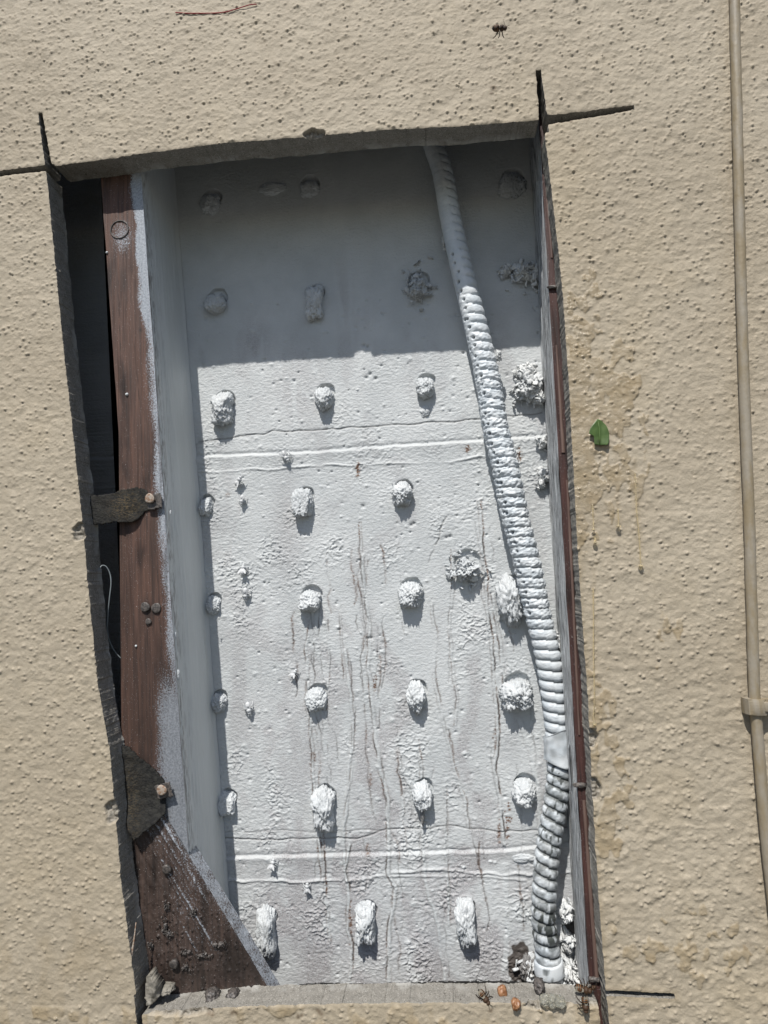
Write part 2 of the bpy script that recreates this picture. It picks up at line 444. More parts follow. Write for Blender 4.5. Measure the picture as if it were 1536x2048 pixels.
# chips knocked off the edge
CH = [(630,270,24,11),(160,1064,15,19),(224,1625,18,24),(199,1330,9,34),(1181,1478,17,22),(1187,1583,20,26),(1098,2010,48,13),(1190,2003,26,13),(350,2022,75,9),(268,1890,9,46),(1120,560,2,4)]
chip = np.zeros_like(X)
for a, b, rx, ry in CH:
    d = 1-(((PX-a)/rx)**2+((PY-b)/ry)**2) + .55*noise(X*130, Z*130, a)
    chip = np.maximum(chip, smooth(.0, .30, d))
relief -= chip*(.0038+.0022*fbm(X*200, Z*200, 1, 2))
Yf = -relief
keepv = SD > 0
kf = keepv[:-1, :-1] & keepv[1:, :-1] & keepv[:-1, 1:] & keepv[1:, 1:]
gz_, gx_ = np.gradient(SD, zs, xs)
kp = np.pad(kf, 1)
allk = kp[:-1, :-1] & kp[1:, :-1] & kp[:-1, 1:] & kp[1:, 1:]
anyk = kp[:-1, :-1] | kp[1:, :-1] | kp[:-1, 1:] | kp[1:, 1:]
bd = anyk & ~allk & (SD < .0035)
mv = np.clip(SD, 0, .0024)
Xs = X - np.where(bd, gx_*mv, 0); Zs = Z - np.where(bd, gz_*mv, 0)
Yf = np.where(bd, Yf+.0004, Yf)
idx = -np.ones(X.shape, int); idx[anyk] = np.arange(anyk.sum())
Fq = np.stack([idx[:-1, :-1][kf], idx[:-1, 1:][kf], idx[1:, 1:][kf], idx[1:, :-1][kf]], 1)
V = np.stack([Xs[anyk], Yf[anyk], Zs[anyk]], 1)
wall = obj('stucco_wall', V, Fq, MS, attrs={'honey': honey[anyk], 'dirt': DT[anyk], 'chip': chip[anyk]})
tag(wall, 'beige bumpy painted stucco wall with a tall opening sawn through it', 'wall')
# sawn edge faces
E = []
h1 = kf[1:, :] ^ kf[:-1, :]           # horizontal grid edges between face rows
jj, ii = np.nonzero(h1)
for j, i in zip(jj, ii):
    a, b = (j+1, i), (j+1, i+1)
    E.append((a, b) if kf[j, i] else (b, a))
h2 = kf[:, 1:] ^ kf[:, :-1]
jj, ii = np.nonzero(h2)
for j, i in zip(jj, ii):
    a, b = (j, i+1), (j+1, i+1)
    E.append((b, a) if kf[j, i] else (a, b))
vid = {}; base = []
def gv(k):
    if k not in vid: vid[k] = len(base); base.append((Xs[k], Yf[k], Zs[k], gx_[k], gz_[k]))
    return vid[k]
EI = np.array([(gv(a), gv(b)) for a, b in E]); base = np.array(base); nbv = len(base); NL = 14
layers = []; lip = []
for l in range(NL+1):
    t = l/NL; yy = base[:, 1]*(1-t)+T*t
    dj = (.00045*noise(base[:, 0]*120, base[:, 2]*120, yy*120+3)+.0003*noise(base[:, 0]*500, base[:, 2]*500, yy*500))*(1 if l else 0)
    if l == NL: dj = dj + .0012*noise(base[:, 0]*40, base[:, 2]*40, 2)
    layers.append(np.stack([base[:, 0]+base[:, 3]*dj, yy, base[:, 2]+base[:, 4]*dj], 1)); lip.append(np.full(nbv, max(0, (t-.55)/.45)))
V = np.concatenate(layers)
Fc = np.concatenate([np.stack([EI[:, 0]+l*nbv, EI[:, 1]+l*nbv, EI[:, 1]+(l+1)*nbv, EI[:, 0]+(l+1)*nbv], 1) for l in range(NL)])
obj('cut_edge', V, Fc, MC, wall, attrs={'backlip': np.concatenate(lip)})

# ------------------------------------------------------------ lath board with plaster plugs
STEP = .00075
cb = np.array([P(a, b, BD) for a, b in ((345, 200), (1180, 200), (1180, 2060), (345, 2060))])
xb = gridlines(cb[:, 0].min(), cb[:, 0].max(), STEP, -.85, .62)
zb = gridlines(cb[:, 2].min(), cb[:, 2].max(), STEP, .55, 2.7)
X, Z = np.meshgrid(xb, zb); PX, PY = proj(X, BD, Z)
nxf = len(np.arange(cb[:, 0].min(), cb[:, 0].max(), STEP)); nzf = len(np.arange(cb[:, 2].min(), cb[:, 2].max(), STEP))
i0 = int(np.argmin(np.abs(xb-cb[:, 0].min()))); j0 = int(np.argmin(np.abs(zb-cb[:, 2].min())))
sl_ = (slice(j0, j0+nzf), slice(i0, i0+nxf))
OX, OZ = xb[i0], zb[j0]
rough_m = np.clip(.25+.9*smooth(-.15, .35, fbm(X*14, Z*9, 21, 2))*smooth(600, 1100, PY)+.35*smooth(1500, 1900, PY), 0, 1.4)
wr = fbm(X*110+2*noise(X*20, Z*20), Z*330+3*noise(X*25, Z*12, 7), 2, 3)
crump = 1-2*np.abs(fbm(X*120, Z*170, 6, 3))
rel = rough_m*(.00020*wr+.00095*np.maximum(crump-.45, 0)*2*smooth(-.1, .3, noise(X*30, Z*25, 7)))+.0009*noise(X*8, Z*6, 3)
rel += (.00016*noise(X*200, Z*420, 5)+.00018*noise(X*330, Z*420, 9)*rough_m)*(.35+.65*smooth(560, 760, PY))
rel -= .0009*np.clip(np.abs(noise(X*70, Z*210, 14))*-9+.55, 0, 1)*smooth(.15, .4, noise(X*33, Z*60, 15))*(.3+rough_m)*smooth(500, 760, PY)
zero = lambda: np.zeros((nzf, nxf))
def wp(pl, st=1.2): return np.array([P(a, b, BD) for a, b in sample(pl, st)])[:, [0, 2]]
def line(field, pl, h, s, wob=0, mode='max', seed=0, var=0, vs=0, jit=0):
    q = wp(pl); k = np.arange(len(q)).astype(float)
    q = q + np.stack([noise(k*.035, seed+.5)*wob+noise(k*.21, seed+2.5)*(jit+wob*.12), noise(k*.035, seed+9.5)*wob*.8+noise(k*.23, seed+4.5)*wob*.12], 1)
    hs_ = np.full(len(q), h, float)
    if var: hs_ = h*np.clip(1+var*2*noise(k*.03, seed+3.3+vs), 0, 2)
    stamp(field, OX, OZ, STEP, q, hs_, np.full(len(q), s), mode)
# horizontal seams
def seamz(x_, y_, pl):
    pl = np.array(pl); return np.interp(x_, pl[:, 0], pl[:, 1])
SEAMS = [[(360,915),(420,912),(600,905),(768,893),(900,885),(1085,872),(1130,868)], [(380,1716),(470,1714),(768,1706),(1000,1700),(1090,1690),(1160,1688)], [(340,128),(1100,90)]]
for s in SEAMS:
    d = PY - seamz(PX, PY, s)
    d = d+1.6*noise(X*60, Z*5, 3)
    rel += (.0019+.0007*noise(X*40, Z*3, 8))*smooth(-1, 5, d)*np.exp(-np.clip(d, 0, 999)/16) - .0009*np.exp(-((d+2.5)/3.0)**2)
ridge = zero(); crack = zero(); dk = zero(); drip = zero(); rust = zero(); stain0 = zero()
line(ridge, [(385,942),(440,943),(560,938),(640,930),(768,928),(900,922),(1000,910),(1085,903)], .0008, .0009, .0026, seed=1, var=.7)
line(ridge, [(455,1763),(540,1762),(690,1762),(770,1752),(840,1740),(900,1743),(1000,1748),(1140,1742)], .0011, .0010, .0030, seed=2, var=.5)
line(ridge, [(770,1752),(860,1752),(960,1752),(1050,1760)], .0007, .0008, .001, seed=3)
for pl, w_ in (([(400,884),(480,873),(530,868),(545,862),(600,862),(700,855),(768,851),(950,840),(1085,826)], 1), ([(380,893),(440,880),(500,872)], .5), ([(450,1675),(560,1681),(640,1677),(715,1676),(760,1662),(900,1652),(1000,1664),(1085,1660),(1150,1655)], 1), ([(450,1665),(560,1662),(620,1664),(700,1664),(760,1660)], .5), ([(870,1090),(882,1060),(893,1035)], .8), ([(858,1125),(868,1100)], .6), ([(560,1130),(590,1120)], .3)):
    line(crack, pl, -.0011*w_, .00055, .0022, 'min', seed=len(pl)+pl[0][0]); line(dk, pl, .5*w_, .0006, .0022, 'max', seed=len(pl)+pl[0][0])
# vertical paint runs: pts, height, half width, rust amount
RUNS = [([(725,1110),(730,1180),(738,1260),(737,1330),(745,1400),(752,1480),(762,1540),(775,1600),(778,1690),(776,1745),(792,1775),(787,1810),(778,1850),(777,1960)], .0011, .0013, .9),
 ([(700,1690),(690,1740),(697,1780),(696,1860),(705,1900),(700,1960)], .0008, .0010, .9),
 ([(622,1240),(612,1300),(618,1380),(622,1460),(626,1540),(628,1600),(632,1650),(640,1690),(645,1760)], .0006, .0009, .7),
 ([(690,1300),(700,1380),(706,1440),(700,1520),(694,1600),(688,1660),(690,1740),(696,1762)], .0009, .0011, .4),
 ([(706,1450),(702,1560),(690,1640)], .0006, .0008, .5),
 ([(790,1480),(806,1560),(803,1640),(812,1700),(814,1740)], .0005, .0008, .2),
 ([(845,1640),(847,1700),(852,1760),(860,1800),(878,1850),(880,1900),(890,1960)], .0009, .0010, .2),
 ([(862,1210),(872,1280),(868,1340),(880,1420),(900,1500),(915,1560),(930,1600),(936,1660)], .0006, .0009, .5),
 ([(905,1100),(908,1180),(898,1240),(905,1330),(915,1400),(912,1450)], .0005, .0008, .5),
 ([(958,1000),(962,1060),(968,1130),(974,1200),(980,1260),(985,1330),(992,1400),(996,1470),(990,1540),(1000,1600),(1010,1690)], .0009, .0011, 1),
 ([(985,1190),(996,1260),(1004,1320),(1008,1370)], .0007, .0010, .7),
 ([(1010,1730),(1012,1800),(1016,1860),(1008,1950)], .0007, .0024, .2),
 ([(1040,1440),(1060,1500),(1078,1590),(1082,1700),(1078,1800)], .0008, .0020, .2),
 ([(835,1480),(845,1540),(840,1570)], .0005, .0009, .6), ([(800,1540),(830,1590),(836,1650)], .0004, .0007, .3),
 ([(655,1240),(660,1330),(650,1420)], .0004, .0006, .5), ([(680,1230),(684,1300),(690,1360)], .0004, .0006, .5),
 ([(890,1560),(893,1640),(890,1690),(894,1750),(900,1850)], .0006, .0009, .4),
 ([(720,1045),(722,1110)], .0003, .0006, .8), ([(640,1640),(648,1720),(652,1800),(660,1880)], .0004, .0007, .9),
 ([(560,700),(562,800)], .0003, .0010, 0), ([(700,500),(704,700)], .0003, .0015, 0), ([(725,550),(722,880)], .0003, .0018, 0), ([(745,600),(742,720)], .0003, .0012, 0)]
for n_, (pl, h, s, ru) in enumerate(RUNS):
    line(drip, pl, h*.85, s*.95, .0016, seed=40+n_, var=.5)
    if ru:
        for sg in (-1, 1):
            if n_ % 2 == (sg > 0): ru_ = ru
            else: ru_ = ru*.35
            pl2 = [(a+sg*(s/.00053*1.15+1.2), b) for a, b in pl]
            line(dk, pl2, .55*ru_, .00045, .0016, seed=40+n_+sg*.2, var=2.2, vs=sg*31, jit=.0005); line(crack, pl2, -.0004*ru_, .0005, .0016, 'min', seed=40+n_+sg*.2, var=2.2, vs=sg*31, jit=.0005)
            line(rust, pl2, .75*ru_, .0006, .0016, seed=40+n_+sg*.2, var=1.8, vs=sg*31+7, jit=.0005)
rl = np.random.RandomState(44)
for n_ in range(56):     # hairline runs and cracks in the paint
    x_ = rl.choice([620, 650, 700, 735, 770, 800, 850, 900, 960, 1000, 1050])+rl.normal()*14; y_ = rl.uniform(1040, 1800); ln = rl.uniform(40, 190)
    pl = [(x_, y_)]
    while pl[-1][1] < min(y_+ln, 1955): pl.append((pl[-1][0]+rl.normal()*3.2+1.0, pl[-1][1]+rl.uniform(12, 26)))
    ru = rl.uniform(.25, .8)
    line(dk, pl, .62*ru, .00042, .0008, seed=200+n_*1.7, var=1.2, vs=5, jit=.0007)
    line(crack, pl, -.0005, .00045, .0008, 'min', seed=200+n_*1.7, jit=.0007)
    if rl.rand() < .42: line(rust, pl, .65*ru, .0008, .0008, seed=200+n_*1.7, var=1.6, vs=9, jit=.0007)
for a, b, rx, ry, k in ((716,938,4,13,1),(936,898,4,5,1),(1038,912,4,11,1),(640,1690,4,14,1),(626,1512,4,16,.8),(748,1370,4,18,.9),(992,1480,6,40,.8),(1015,1640,8,40,.8),(700,1850,6,30,.8),(735,1700,3,10,.6),(1000,1660,5,20,.7),(455,990,2,2,.7),(740,1560,3,10,.5),(640,1585,4,14,.6),(760,1330,3,20,.4)):
    n_ = 26
    for _ in range(n_):
        q = P(a+rng.normal()*rx*.45, b+rng.normal()*ry*.5, BD)
        stamp(rust, OX, OZ, STEP, [(q[0], q[2])], [1.6*k], [.0009], 'max')
for _ in range(620):      # little paint blobs and pock marks
    a, b = rng.uniform(400, 1080), rng.uniform(600, 1950); q = P(a, b, BD)
    if rng.rand() < .4: stamp(drip, OX, OZ, STEP, [(q[0], q[2])], [rng.uniform(.0004, .0013)], [rng.uniform(.0007, .0016)], 'max')
    else:
        stamp(crack, OX, OZ, STEP, [(q[0], q[2])], [-rng.uniform(.0008, .002)], [rng.uniform(.0005, .0011)], 'min')
for a, b in ((740,748),(733,755),(751,757),(735,693),(728,690),(736,1277),(742,1276),(900,1073),(893,1075),(828,1047),(823,1050),(726,1012)):
    q = P(a, b, BD); stamp(crack, OX, OZ, STEP, [(q[0], q[2])], [-.002], [.0014], 'min'); stamp(dk, OX, OZ, STEP, [(q[0], q[2])], [.35], [.0009], 'max')
PLUGS = [(422,409,40,44,.006,'r'),(545,378,60,26,.003,'s'),(618,378,38,38,.003,'r'),(1022,372,46,46,.003,'c2'),
 (432,609,42,44,.011,'r'),(630,607,34,72,.011,'b'),(835,580,42,58,.013,'c'),
 (447,819,42,62,.014,'b'),(649,799,37,48,.012,'t'),(850,777,36,42,.012,'r'),
 (412,1013,28,34,.007,'r'),(607,1006,37,50,.015,'f'),(805,989,37,40,.011,'c2'),
 (427,1209,28,32,.007,'r'),(621,1201,40,38,.013,'r'),(820,1189,41,42,.012,'c2'),(932,1138,50,46,.014,'c'),(1022,1199,46,84,.015,'c2'),
 (438,1404,30,30,.007,'c2'),(633,1398,38,40,.010,'r'),(832,1394,37,54,.013,'t'),(1032,1387,52,48,.016,'c2'),
 (455,1604,32,34,.011,'f'),(648,1612,41,70,.015,'b'),(845,1590,35,48,.014,'t'),(1047,1583,42,42,.014,'r'),
 (534,1858,34,84,.013,'b'),(731,1841,38,66,.014,'b'),(930,1838,36,72,.014,'b'),(1050,1715,46,16,.003,'s')]
dimple = np.zeros((nzf, nxf)); Xf, Zf = X[sl_], Z[sl_]
for a, b, w_, h_, d_, k in PLUGS:
    if k == 's': continue
    q = P(a+3, b-h_*.30, BD); rr = w_*.00053*.535
    dd = np.hypot((Xf-q[0]), (Zf-q[2]))+.0012*noise(Xf*120, Zf*120, a)
    dimple = np.minimum(dimple, -.0045*smooth(rr, rr*.86, dd))
    dimple = np.where(dimple > -.0002, np.maximum(dimple, .0006*np.exp(-((dd-rr*1.12)/.0018)**2)), dimple)
rel[sl_] += ridge+crack+drip+dimple
stain = np.clip(1.0*smooth(-.15, .65, fbm(X*26+1.5*noise(X*9, Z*9, 2), Z*4.5, 31, 3)+.45*fbm(X*60, Z*45, 4, 3)+.10*smooth(1200, 1900, PY)-.08)*.9*smooth(560, 720, PY)*(.45+.55*smooth(1000, 1700, PY))+.65*smooth(1560, 1850, PY)*smooth(-.35, .35, fbm(X*22, Z*18, 8, 3)), 0, 1)
stain = np.maximum(stain*.85, .65*blob(615, 880, 40, 200)*0+.8*np.exp(-(((PX-575)/32)**2+((PY-1050)/110)**2))*.7)
for cx, cy, rx, ry, k in ((505,690,35,55,.6),(680,600,25,60,.5),(600,780,60,90,.5),(480,1380,40,200,.55),(600,1500,70,130,.6),(660,1450,60,90,.45),(700,1850,200,110,.55),(560,1750,110,50,.45),(1010,1450,40,60,.5)):
    stain = np.maximum(stain, k*np.exp(-(((PX-cx)/rx)**2+((PY-cy)/ry)**2))*smooth(-.5, .3, fbm(X*60, Z*14, 12, 3)))
stain[sl_] *= np.clip(1-drip/.0005, 0, 1)
dark = np.zeros_like(X); dark[sl_] = dk
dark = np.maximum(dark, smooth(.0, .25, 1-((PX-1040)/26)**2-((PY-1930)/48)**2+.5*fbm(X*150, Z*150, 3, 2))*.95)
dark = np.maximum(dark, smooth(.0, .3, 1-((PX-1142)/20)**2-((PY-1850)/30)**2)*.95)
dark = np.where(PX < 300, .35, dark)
RU = np.zeros_like(X); RU[sl_] = rust*np.clip(1-drip/.0006, 0, 1)
jj, ii = np.meshgrid(np.arange(X.shape[0]-1), np.arange(X.shape[1]-1), indexing='ij'); nx = X.shape[1]
Fq = np.stack([jj*nx+ii, jj*nx+ii+1, (jj+1)*nx+ii+1, (jj+1)*nx+ii], -1).reshape(-1, 4)
board = obj('lath_board', np.stack([X, BD-rel, Z], -1).reshape(-1, 3), Fq, MB, attrs={'stain': stain, 'rust': RU, 'dark': dark})
tag(board, 'pale grey spray-painted lath board at the back of the opening, studded with plaster plugs', 'wall panel')

def lump(cx, cy, w_, h_, dep, kind, seed, y0=BD, sub=4, scale=.00053):
    v, f = ICO[sub]; v = v.copy(); c0 = P(cx, cy, y0)
    a, b, e = w_/2*scale*y0_scale(y0), h_/2*scale*y0_scale(y0), dep
    pw = {'b': 3.2, 'f': 3.6, 'r': 2.3, 't': 2.3, 'c': 2.2, 'c2': 2.5, 's': 2}[kind]
    nn = (np.abs(v)**pw).sum(1)**(1/pw); u = v/nn[:, None]
    s = seed*3.7
    if kind == 'c': am = (.26, .26, .22)
    elif kind == 'c2': am = (.16, .20, .18)
    elif kind == 's': am = (.2, .1, .05)
    else: am = (.16, .15, .12)
    sz = (a+b)/2; k = .0095/sz
    d1 = noise(v[:, 0]*1.4+s, v[:, 1]*1.4, v[:, 2]*1.4); d2 = np.abs(noise(v[:, 0]*3.4/k*1.1, v[:, 1]*3.4+s, v[:, 2]*3.4/k*1.1)); d3 = noise(v[:, 0]*9, v[:, 1]*9, v[:, 2]*9+s)
    g_ = 1+am[0]*d1*1.4+am[1]*(.45-d2)*1.6+am[2]*d3
    if kind in ('c', 'c2'): g_ = g_+.16*np.abs(noise(v[:, 0]*16, v[:, 1]*16+s, v[:, 2]*16))
    p = u*g_[:, None]
    out = np.clip(-p[:, 1], 0, 2)
    x = p[:, 0]*a; z = p[:, 2]*b; y = p[:, 1]*e
    if kind == 't': x = x*(1-.45*smooth(0, 1.1, -p[:, 2]))
    if kind == 'b': x = x*(1-.10*np.cos(p[:, 2]*3.0))
    z = z-out*e*.22 
    if kind == 'f': x, y = x, np.maximum(y, -e*.9+.0008*d3)
    return np.stack([c0[0]+x, c0[1]+y, c0[2]+z], 1), f
def y0_scale(y): return (y+D)/(BD+D)
def crumbs(cx, cy, w_, h_, y0, n, seed, size=.0022, out=.012):
    rs_ = np.random.RandomState(seed); parts = []
    for i in range(n):
        v, f = ICO[1]
        a, b = rs_.normal()*w_*.30, rs_.normal()*h_*.30
        c0 = P(cx+a, cy+b, y0); fall = math.exp(-(a/w_)**2*3-(b/h_)**2*3)
        c0[1] -= out*fall*rs_.uniform(.5, 1.05)
        s = size*rs_.uniform(.4, 1.3, 3); s[rs_.randint(3)] *= .28
        q, _ = np.linalg.qr(rs_.normal(size=(3, 3)))
        vv = (v*(1+.25*rs_.normal(size=(len(v), 1)))*s)@q
        parts.append((vv+c0, f))
    return parts
for n_, (a, b, w_, h_, d_, k) in enumerate(PLUGS):
    v, f = lump(a, b, w_, h_, d_, k, n_+1)
    parts = [(v, f, 0)]
    if k == 'c': parts[0] = ((v-v.mean(0))*[.72, .9, .72]+v.mean(0), f, 0); parts += crumbs(a, b, w_*1.15, h_*1.1, BD, 40, n_, .0034, d_)
    if k == 'c2': parts += crumbs(a, b, w_*.9, h_*.9, BD, 12, n_, .0014, d_)
    V, f, A = merge(parts)
    o = obj('plaster_plug', V, f, MP, board, attrs={'dark': A*0})
    if k == 's': o.name = 'paint_blob'
# thin flake hanging under the plug, small details of the board
v, f = lump(850, 822, 22, 22, .003, 's', 77); obj('paint_blob', v, f, MP, board, attrs={'dark': np.zeros(len(v))})
v, f = lump(845, 1628, 8, 34, .008, 'r', 78); obj('plaster_drip', v, f, MP, board, attrs={'dark': np.full(len(v), .7)})

# ------------------------------------------------------------ studs
def edge_line(p1, p2, y): a, b = P(*p1, y), P(*p2, y); d = (b-a)/(b-a)[2]; return lambda z: a + d*(z-a[2])
def slab(lo, hi, z0, z1, nu, nz, y=None, attrf=None, n=(0, -1, 0), amp=.0004, sd=0):
    """a fine sheet between two edge lines"""
    zz = np.linspace(z0, z1, nz); uu = np.linspace(0, 1, nu)
    A = np.array([lo(z) for z in zz]); B = np.array([hi(z) for z in zz])
    V = A[:, None]+(B-A)[:, None]*uu[None, :, None]
    V = V+np.array(n)*(amp*(fbm(V[..., 0]*300, V[..., 2]*14+sd, V[..., 1]*300, 3)+.6*noise(V[..., 0]*60+sd, V[..., 2]*25)))[..., None]
    i, j = np.meshgrid(np.arange(nz-1), np.arange(nu-1), indexing='ij')
    f = np.stack([i*nu+j, i*nu+j+1, (i+1)*nu+j+1, (i+1)*nu+j], -1).reshape(-1, 4)
    return V, f, uu, zz
ZT, ZB = 2.45, .75
# left stud: its front lip is cut away where the brace is let in
Lf = edge_line((205, 400), (282, 1500), T); Rf = edge_line((286, 400), (376, 1690), T)
stud = thing('wall_stud', 'reddish brown wall stud at the left of the opening, inner side painted grey', 'stud', Lf(ZB))
NOT = .020
br_a, br_b = P(335, 1639, T), P(535, 1972, T); bdir = nrm(br_b-br_a)
def ztop_brace(x): return br_a[2]+(x-br_a[0])*bdir[2]/bdir[0]
V, f, uu, zz = slab(Lf, Rf, P(330, 1560, T)[2]-.09, ZT, 60, 1300, sd=3, amp=.0005)
zlo = ztop_brace(V[..., 0])+.0012
V[..., 2] = np.maximum(V[..., 2], zlo)       # end grain follows the brace
px, py = proj(V[..., 0], V[..., 1], V[..., 2])
U = uu[None, :]*np.ones(len(zz))[:, None]
U2 = U+.09*noise(px*.03, py*.012)+.04*noise(px*.1, py*.05)
spray = smooth(.60, .86, U2)*.85*smooth(700, 600, py)+smooth(.58, 1.02, U2)*.70*smooth(600, 700, py)
spray = np.maximum(spray, smooth(.02, .85, U2)*.95*smooth(1230, 1480, py))
spray = np.maximum(spray, .55*np.exp(-(((px-245)/30)**2+((py-475)/50)**2)))
dk_ = .75*np.exp(-(((px-298)/14)**2+((py-1225)/22)**2))+.8*np.exp(-(((px-281)/3.5)**2+((py-660)/4.5)**2))+.5*np.exp(-(((px-262)/4)**2+((py-1240)/70)**2))
dk_ = np.maximum(dk_, .42*smooth(1150, 1400, py)+0*U)
for u0, y0_, y1_, q_ in ((.22,520,900,1),(.55,640,1010,2),(.36,1060,1330,3),(.70,1050,1480,4),(.12,1240,1520,5),(.47,440,560,6)):
    dk_ = np.maximum(dk_, .85*np.exp(-((U-u0-.05*noise(py*.008, 0*py, q_)-.012*noise(py*.06, 0*py, q_))/.010)**2)*smooth(y0_, y0_+50, py)*smooth(y1_, y1_-60, py)*smooth(-.3, .2, noise(py*.03, 0*py, q_+9)))
dk_ = np.maximum(dk_, .45*smooth(.1, .5, noise(px*.08, py*.006, 5))*smooth(600, 900, py))
cl = (V[..., 2] <= zlo+1e-9).ravel(); f = f[~cl[f].all(1)]
obj('front_face', V.reshape(-1, 3), f, MW, stud, attrs={'spray': spray, 'dark': dk_})
# side towards the bay
sidef = lambda y: (lambda z: np.array([Rf(z)[0], y, z]))
V, f, uu, zz = slab(sidef(T), sidef(T+NOT), ZB, ZT, 18, 900, n=(1, 0, 0), amp=.0007, sd=8)
zlo = ztop_brace(V[..., 0])+.0012; V[..., 2] = np.maximum(V[..., 2], zlo); cl = (V[..., 2] <= zlo+1e-9).ravel(); f = f[~cl[f].all(1)]
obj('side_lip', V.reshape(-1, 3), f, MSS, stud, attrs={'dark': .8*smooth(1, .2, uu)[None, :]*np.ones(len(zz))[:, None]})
def side2(z): p = Rf(z).copy(); p[1] = T+NOT; return p
def side3(z): p = Rf(z).copy(); p[1] = BD-.0005; return p
V, f, uu, zz = slab(side2, side3, ZB, ZT, 40, 700, n=(1, 0, 0), amp=.0005, sd=12)
V[..., 0] -= .0015*(1-smooth(0, .25, uu))[None, :]
V[..., 0] += .0018*smooth(.88, 1.0, uu)[None, :]**2        # thick paint fillet in the corner
px, py = proj(V[..., 0], V[..., 1], V[..., 2])
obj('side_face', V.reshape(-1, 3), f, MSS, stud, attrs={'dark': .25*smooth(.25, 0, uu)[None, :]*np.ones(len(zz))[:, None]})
# core and hidden left side
def bx(l, h, y0, y1, z0, z1, m_, par, name, **k):
    c = [l(z0), h(z0), h(z1), l(z1)]; fr = [np.array([p[0], y0, p[2]]) for p in c]
    V, f = prism(fr, (0, y1-y0, 0)); return obj(name, V, f, m_, par, smooth_=False, **k)
lin = lambda L_, d: (lambda z: L_(z)+np.array([d, 0, 0]))
bx(Lf, lin(Rf, -.0035), T+NOT, BD-.001, ZB, ZT, MW, stud, 'core', attrs={'spray': np.zeros(8), 'dark': np.full(8, .3)})
V, f = prism([Lf(ZT)+[0, .001, 0], lin(Rf, -.003)(ZT)+[0, .001, 0], np.array([Rf(ZT)[0]-.003, T+.001, ztop_brace(Rf(1.3)[0])+.004]), np.array([Lf(ZT)[0]*0+Lf(1.35)[0], T+.001, ztop_brace(Lf(1.35)[0])+.004])], (0, NOT-.002, 0))
obj('core', V, f, MW, stud, attrs={'spray': np.zeros(8), 'dark': np.full(8, .3)}, smooth_=False)
# knot ring and nail heads on the stud
def ring(cx, cy, rx, y, r, name, par, mat, **k):
    a = np.linspace(0, 2*np.pi, 40); c0 = P(cx, cy, y)
    V, f = tube(np.stack([c0[0]+rx*np.cos(a), np.full(40, y)+0*a, c0[2]+rx*np.sin(a)], 1), r, 6)
    return obj(name, V, f, mat, par, **k)
def disc(cx, cy, r, y, th, sd=0, tilt=0.0, n=22, sq=0):
    """worn nail head standing th proud of depth y"""
    c0 = P(cx, cy, y); rows = [(0, 1.0), (r*.75, 1.0), (r*.95, .88), (r, .55), (r*.98, .0), (r*.4, -.1), (r*.35, -1.5)]
    V = []; 
    for rr, hgt in rows:
        for k in range(n):
            a = 2*np.pi*k/n; q = rr*(1+.05*math.sin(3*a+sd))
            V.append((c0[0]+q*math.cos(a), y-th*hgt-tilt*q*math.sin(a), c0[2]+q*math.sin(a)))
    f = [[i*n+k, i*n+(k+1) % n, (i+1)*n+(k+1) % n, (i+1)*n+k] for i in range(len(rows)-1) for k in range(n)]
    return np.array(V), f
zz1 = lambda V: {'spray': np.zeros(len(V)), 'dark': np.zeros(len(V)), 'fuzz': np.zeros(len(V))}
ring(239, 459, .0092, T-.0004, .0007, 'knot_ring', stud, MI)
for a, b, r in ((313, 1216, .0048), (291, 1214, .0046)):
    V, f = disc(a, b, r, T-.0005, .0016, a); obj('nail_head', V, f, MI, stud)
V, f = disc(297, 1243, .003, T-.0005, .001, 2); obj('nail_head', V, f, MI, stud)
def glob(px_, py_, r, y, mat, name, par, n=0, sc=(1, 1, 1), **k):
    v, f = ICO[2]; c0 = P(px_, py_, y)
    v = v*(1+.18*noise(v[:, 0]*2+px_, v[:, 1]*2, v[:, 2]*2))[:, None]*r*np.array(sc)+c0
    return obj(name, v, f, mat, par, attrs={'dark': np.zeros(len(v))}, **k)
glob(254, 789, .0016, T-.0003, MP, 'paint_drop', stud); glob(272, 1292, .0011, T-.0003, MP, 'paint_drop', stud); glob(214, 505, .0012, T-.0003, MP, 'paint_drop', stud)
for a, b, s in ((352,1330,.0022),(356,1350,.003),(350,1270,.0018),(354,1385,.002),(341,1025,.0012),(368,1700,.003)):
    glob(a, b, s, T+.004, MP, 'paint_drop', stud, sc=(.6, .6, 1.8))

# right stud
LfR = edge_line((1093, 500), (1178, 1960), T)
rstud = thing('wall_stud', 'dark wall stud along the right edge of the opening with a salmon bare strip', 'stud', LfR(ZB))
V, f, uu, zz = slab(LfR, lin(LfR, .038), ZB, ZT, 50, 1300, sd=23, amp=.0004)
px, py = proj(V[..., 0], V[..., 1], V[..., 2]); U = uu[None, :]*np.ones(len(zz))[:, None]
zsp = .20*smooth(.2, .0, U)+.06
MWR = wood('dark_redwood', (.035, .018, .016), (.080, .034, .028))
obj('front_face', V.reshape(-1, 3), f, MWR, rstud, attrs={'spray': zsp, 'dark': .0*U})
bx(lin(LfR, .0060), lin(LfR, .0375), T+.001, BD-.001, ZB, ZT, MWR, rstud, 'core', attrs={'spray': np.zeros(8), 'dark': np.zeros(8)})
def r2(z): p = LfR(z).copy(); p[1] = BD-.0005; p[0] += .0045; return p
V, f, uu, zz = slab(r2, LfR, ZB, ZT, 60, 1300, n=(-1, 0, 0), amp=.0010, sd=31)
obj('side_face', V.reshape(-1, 3), f, MWS, rstud, smooth_=True)
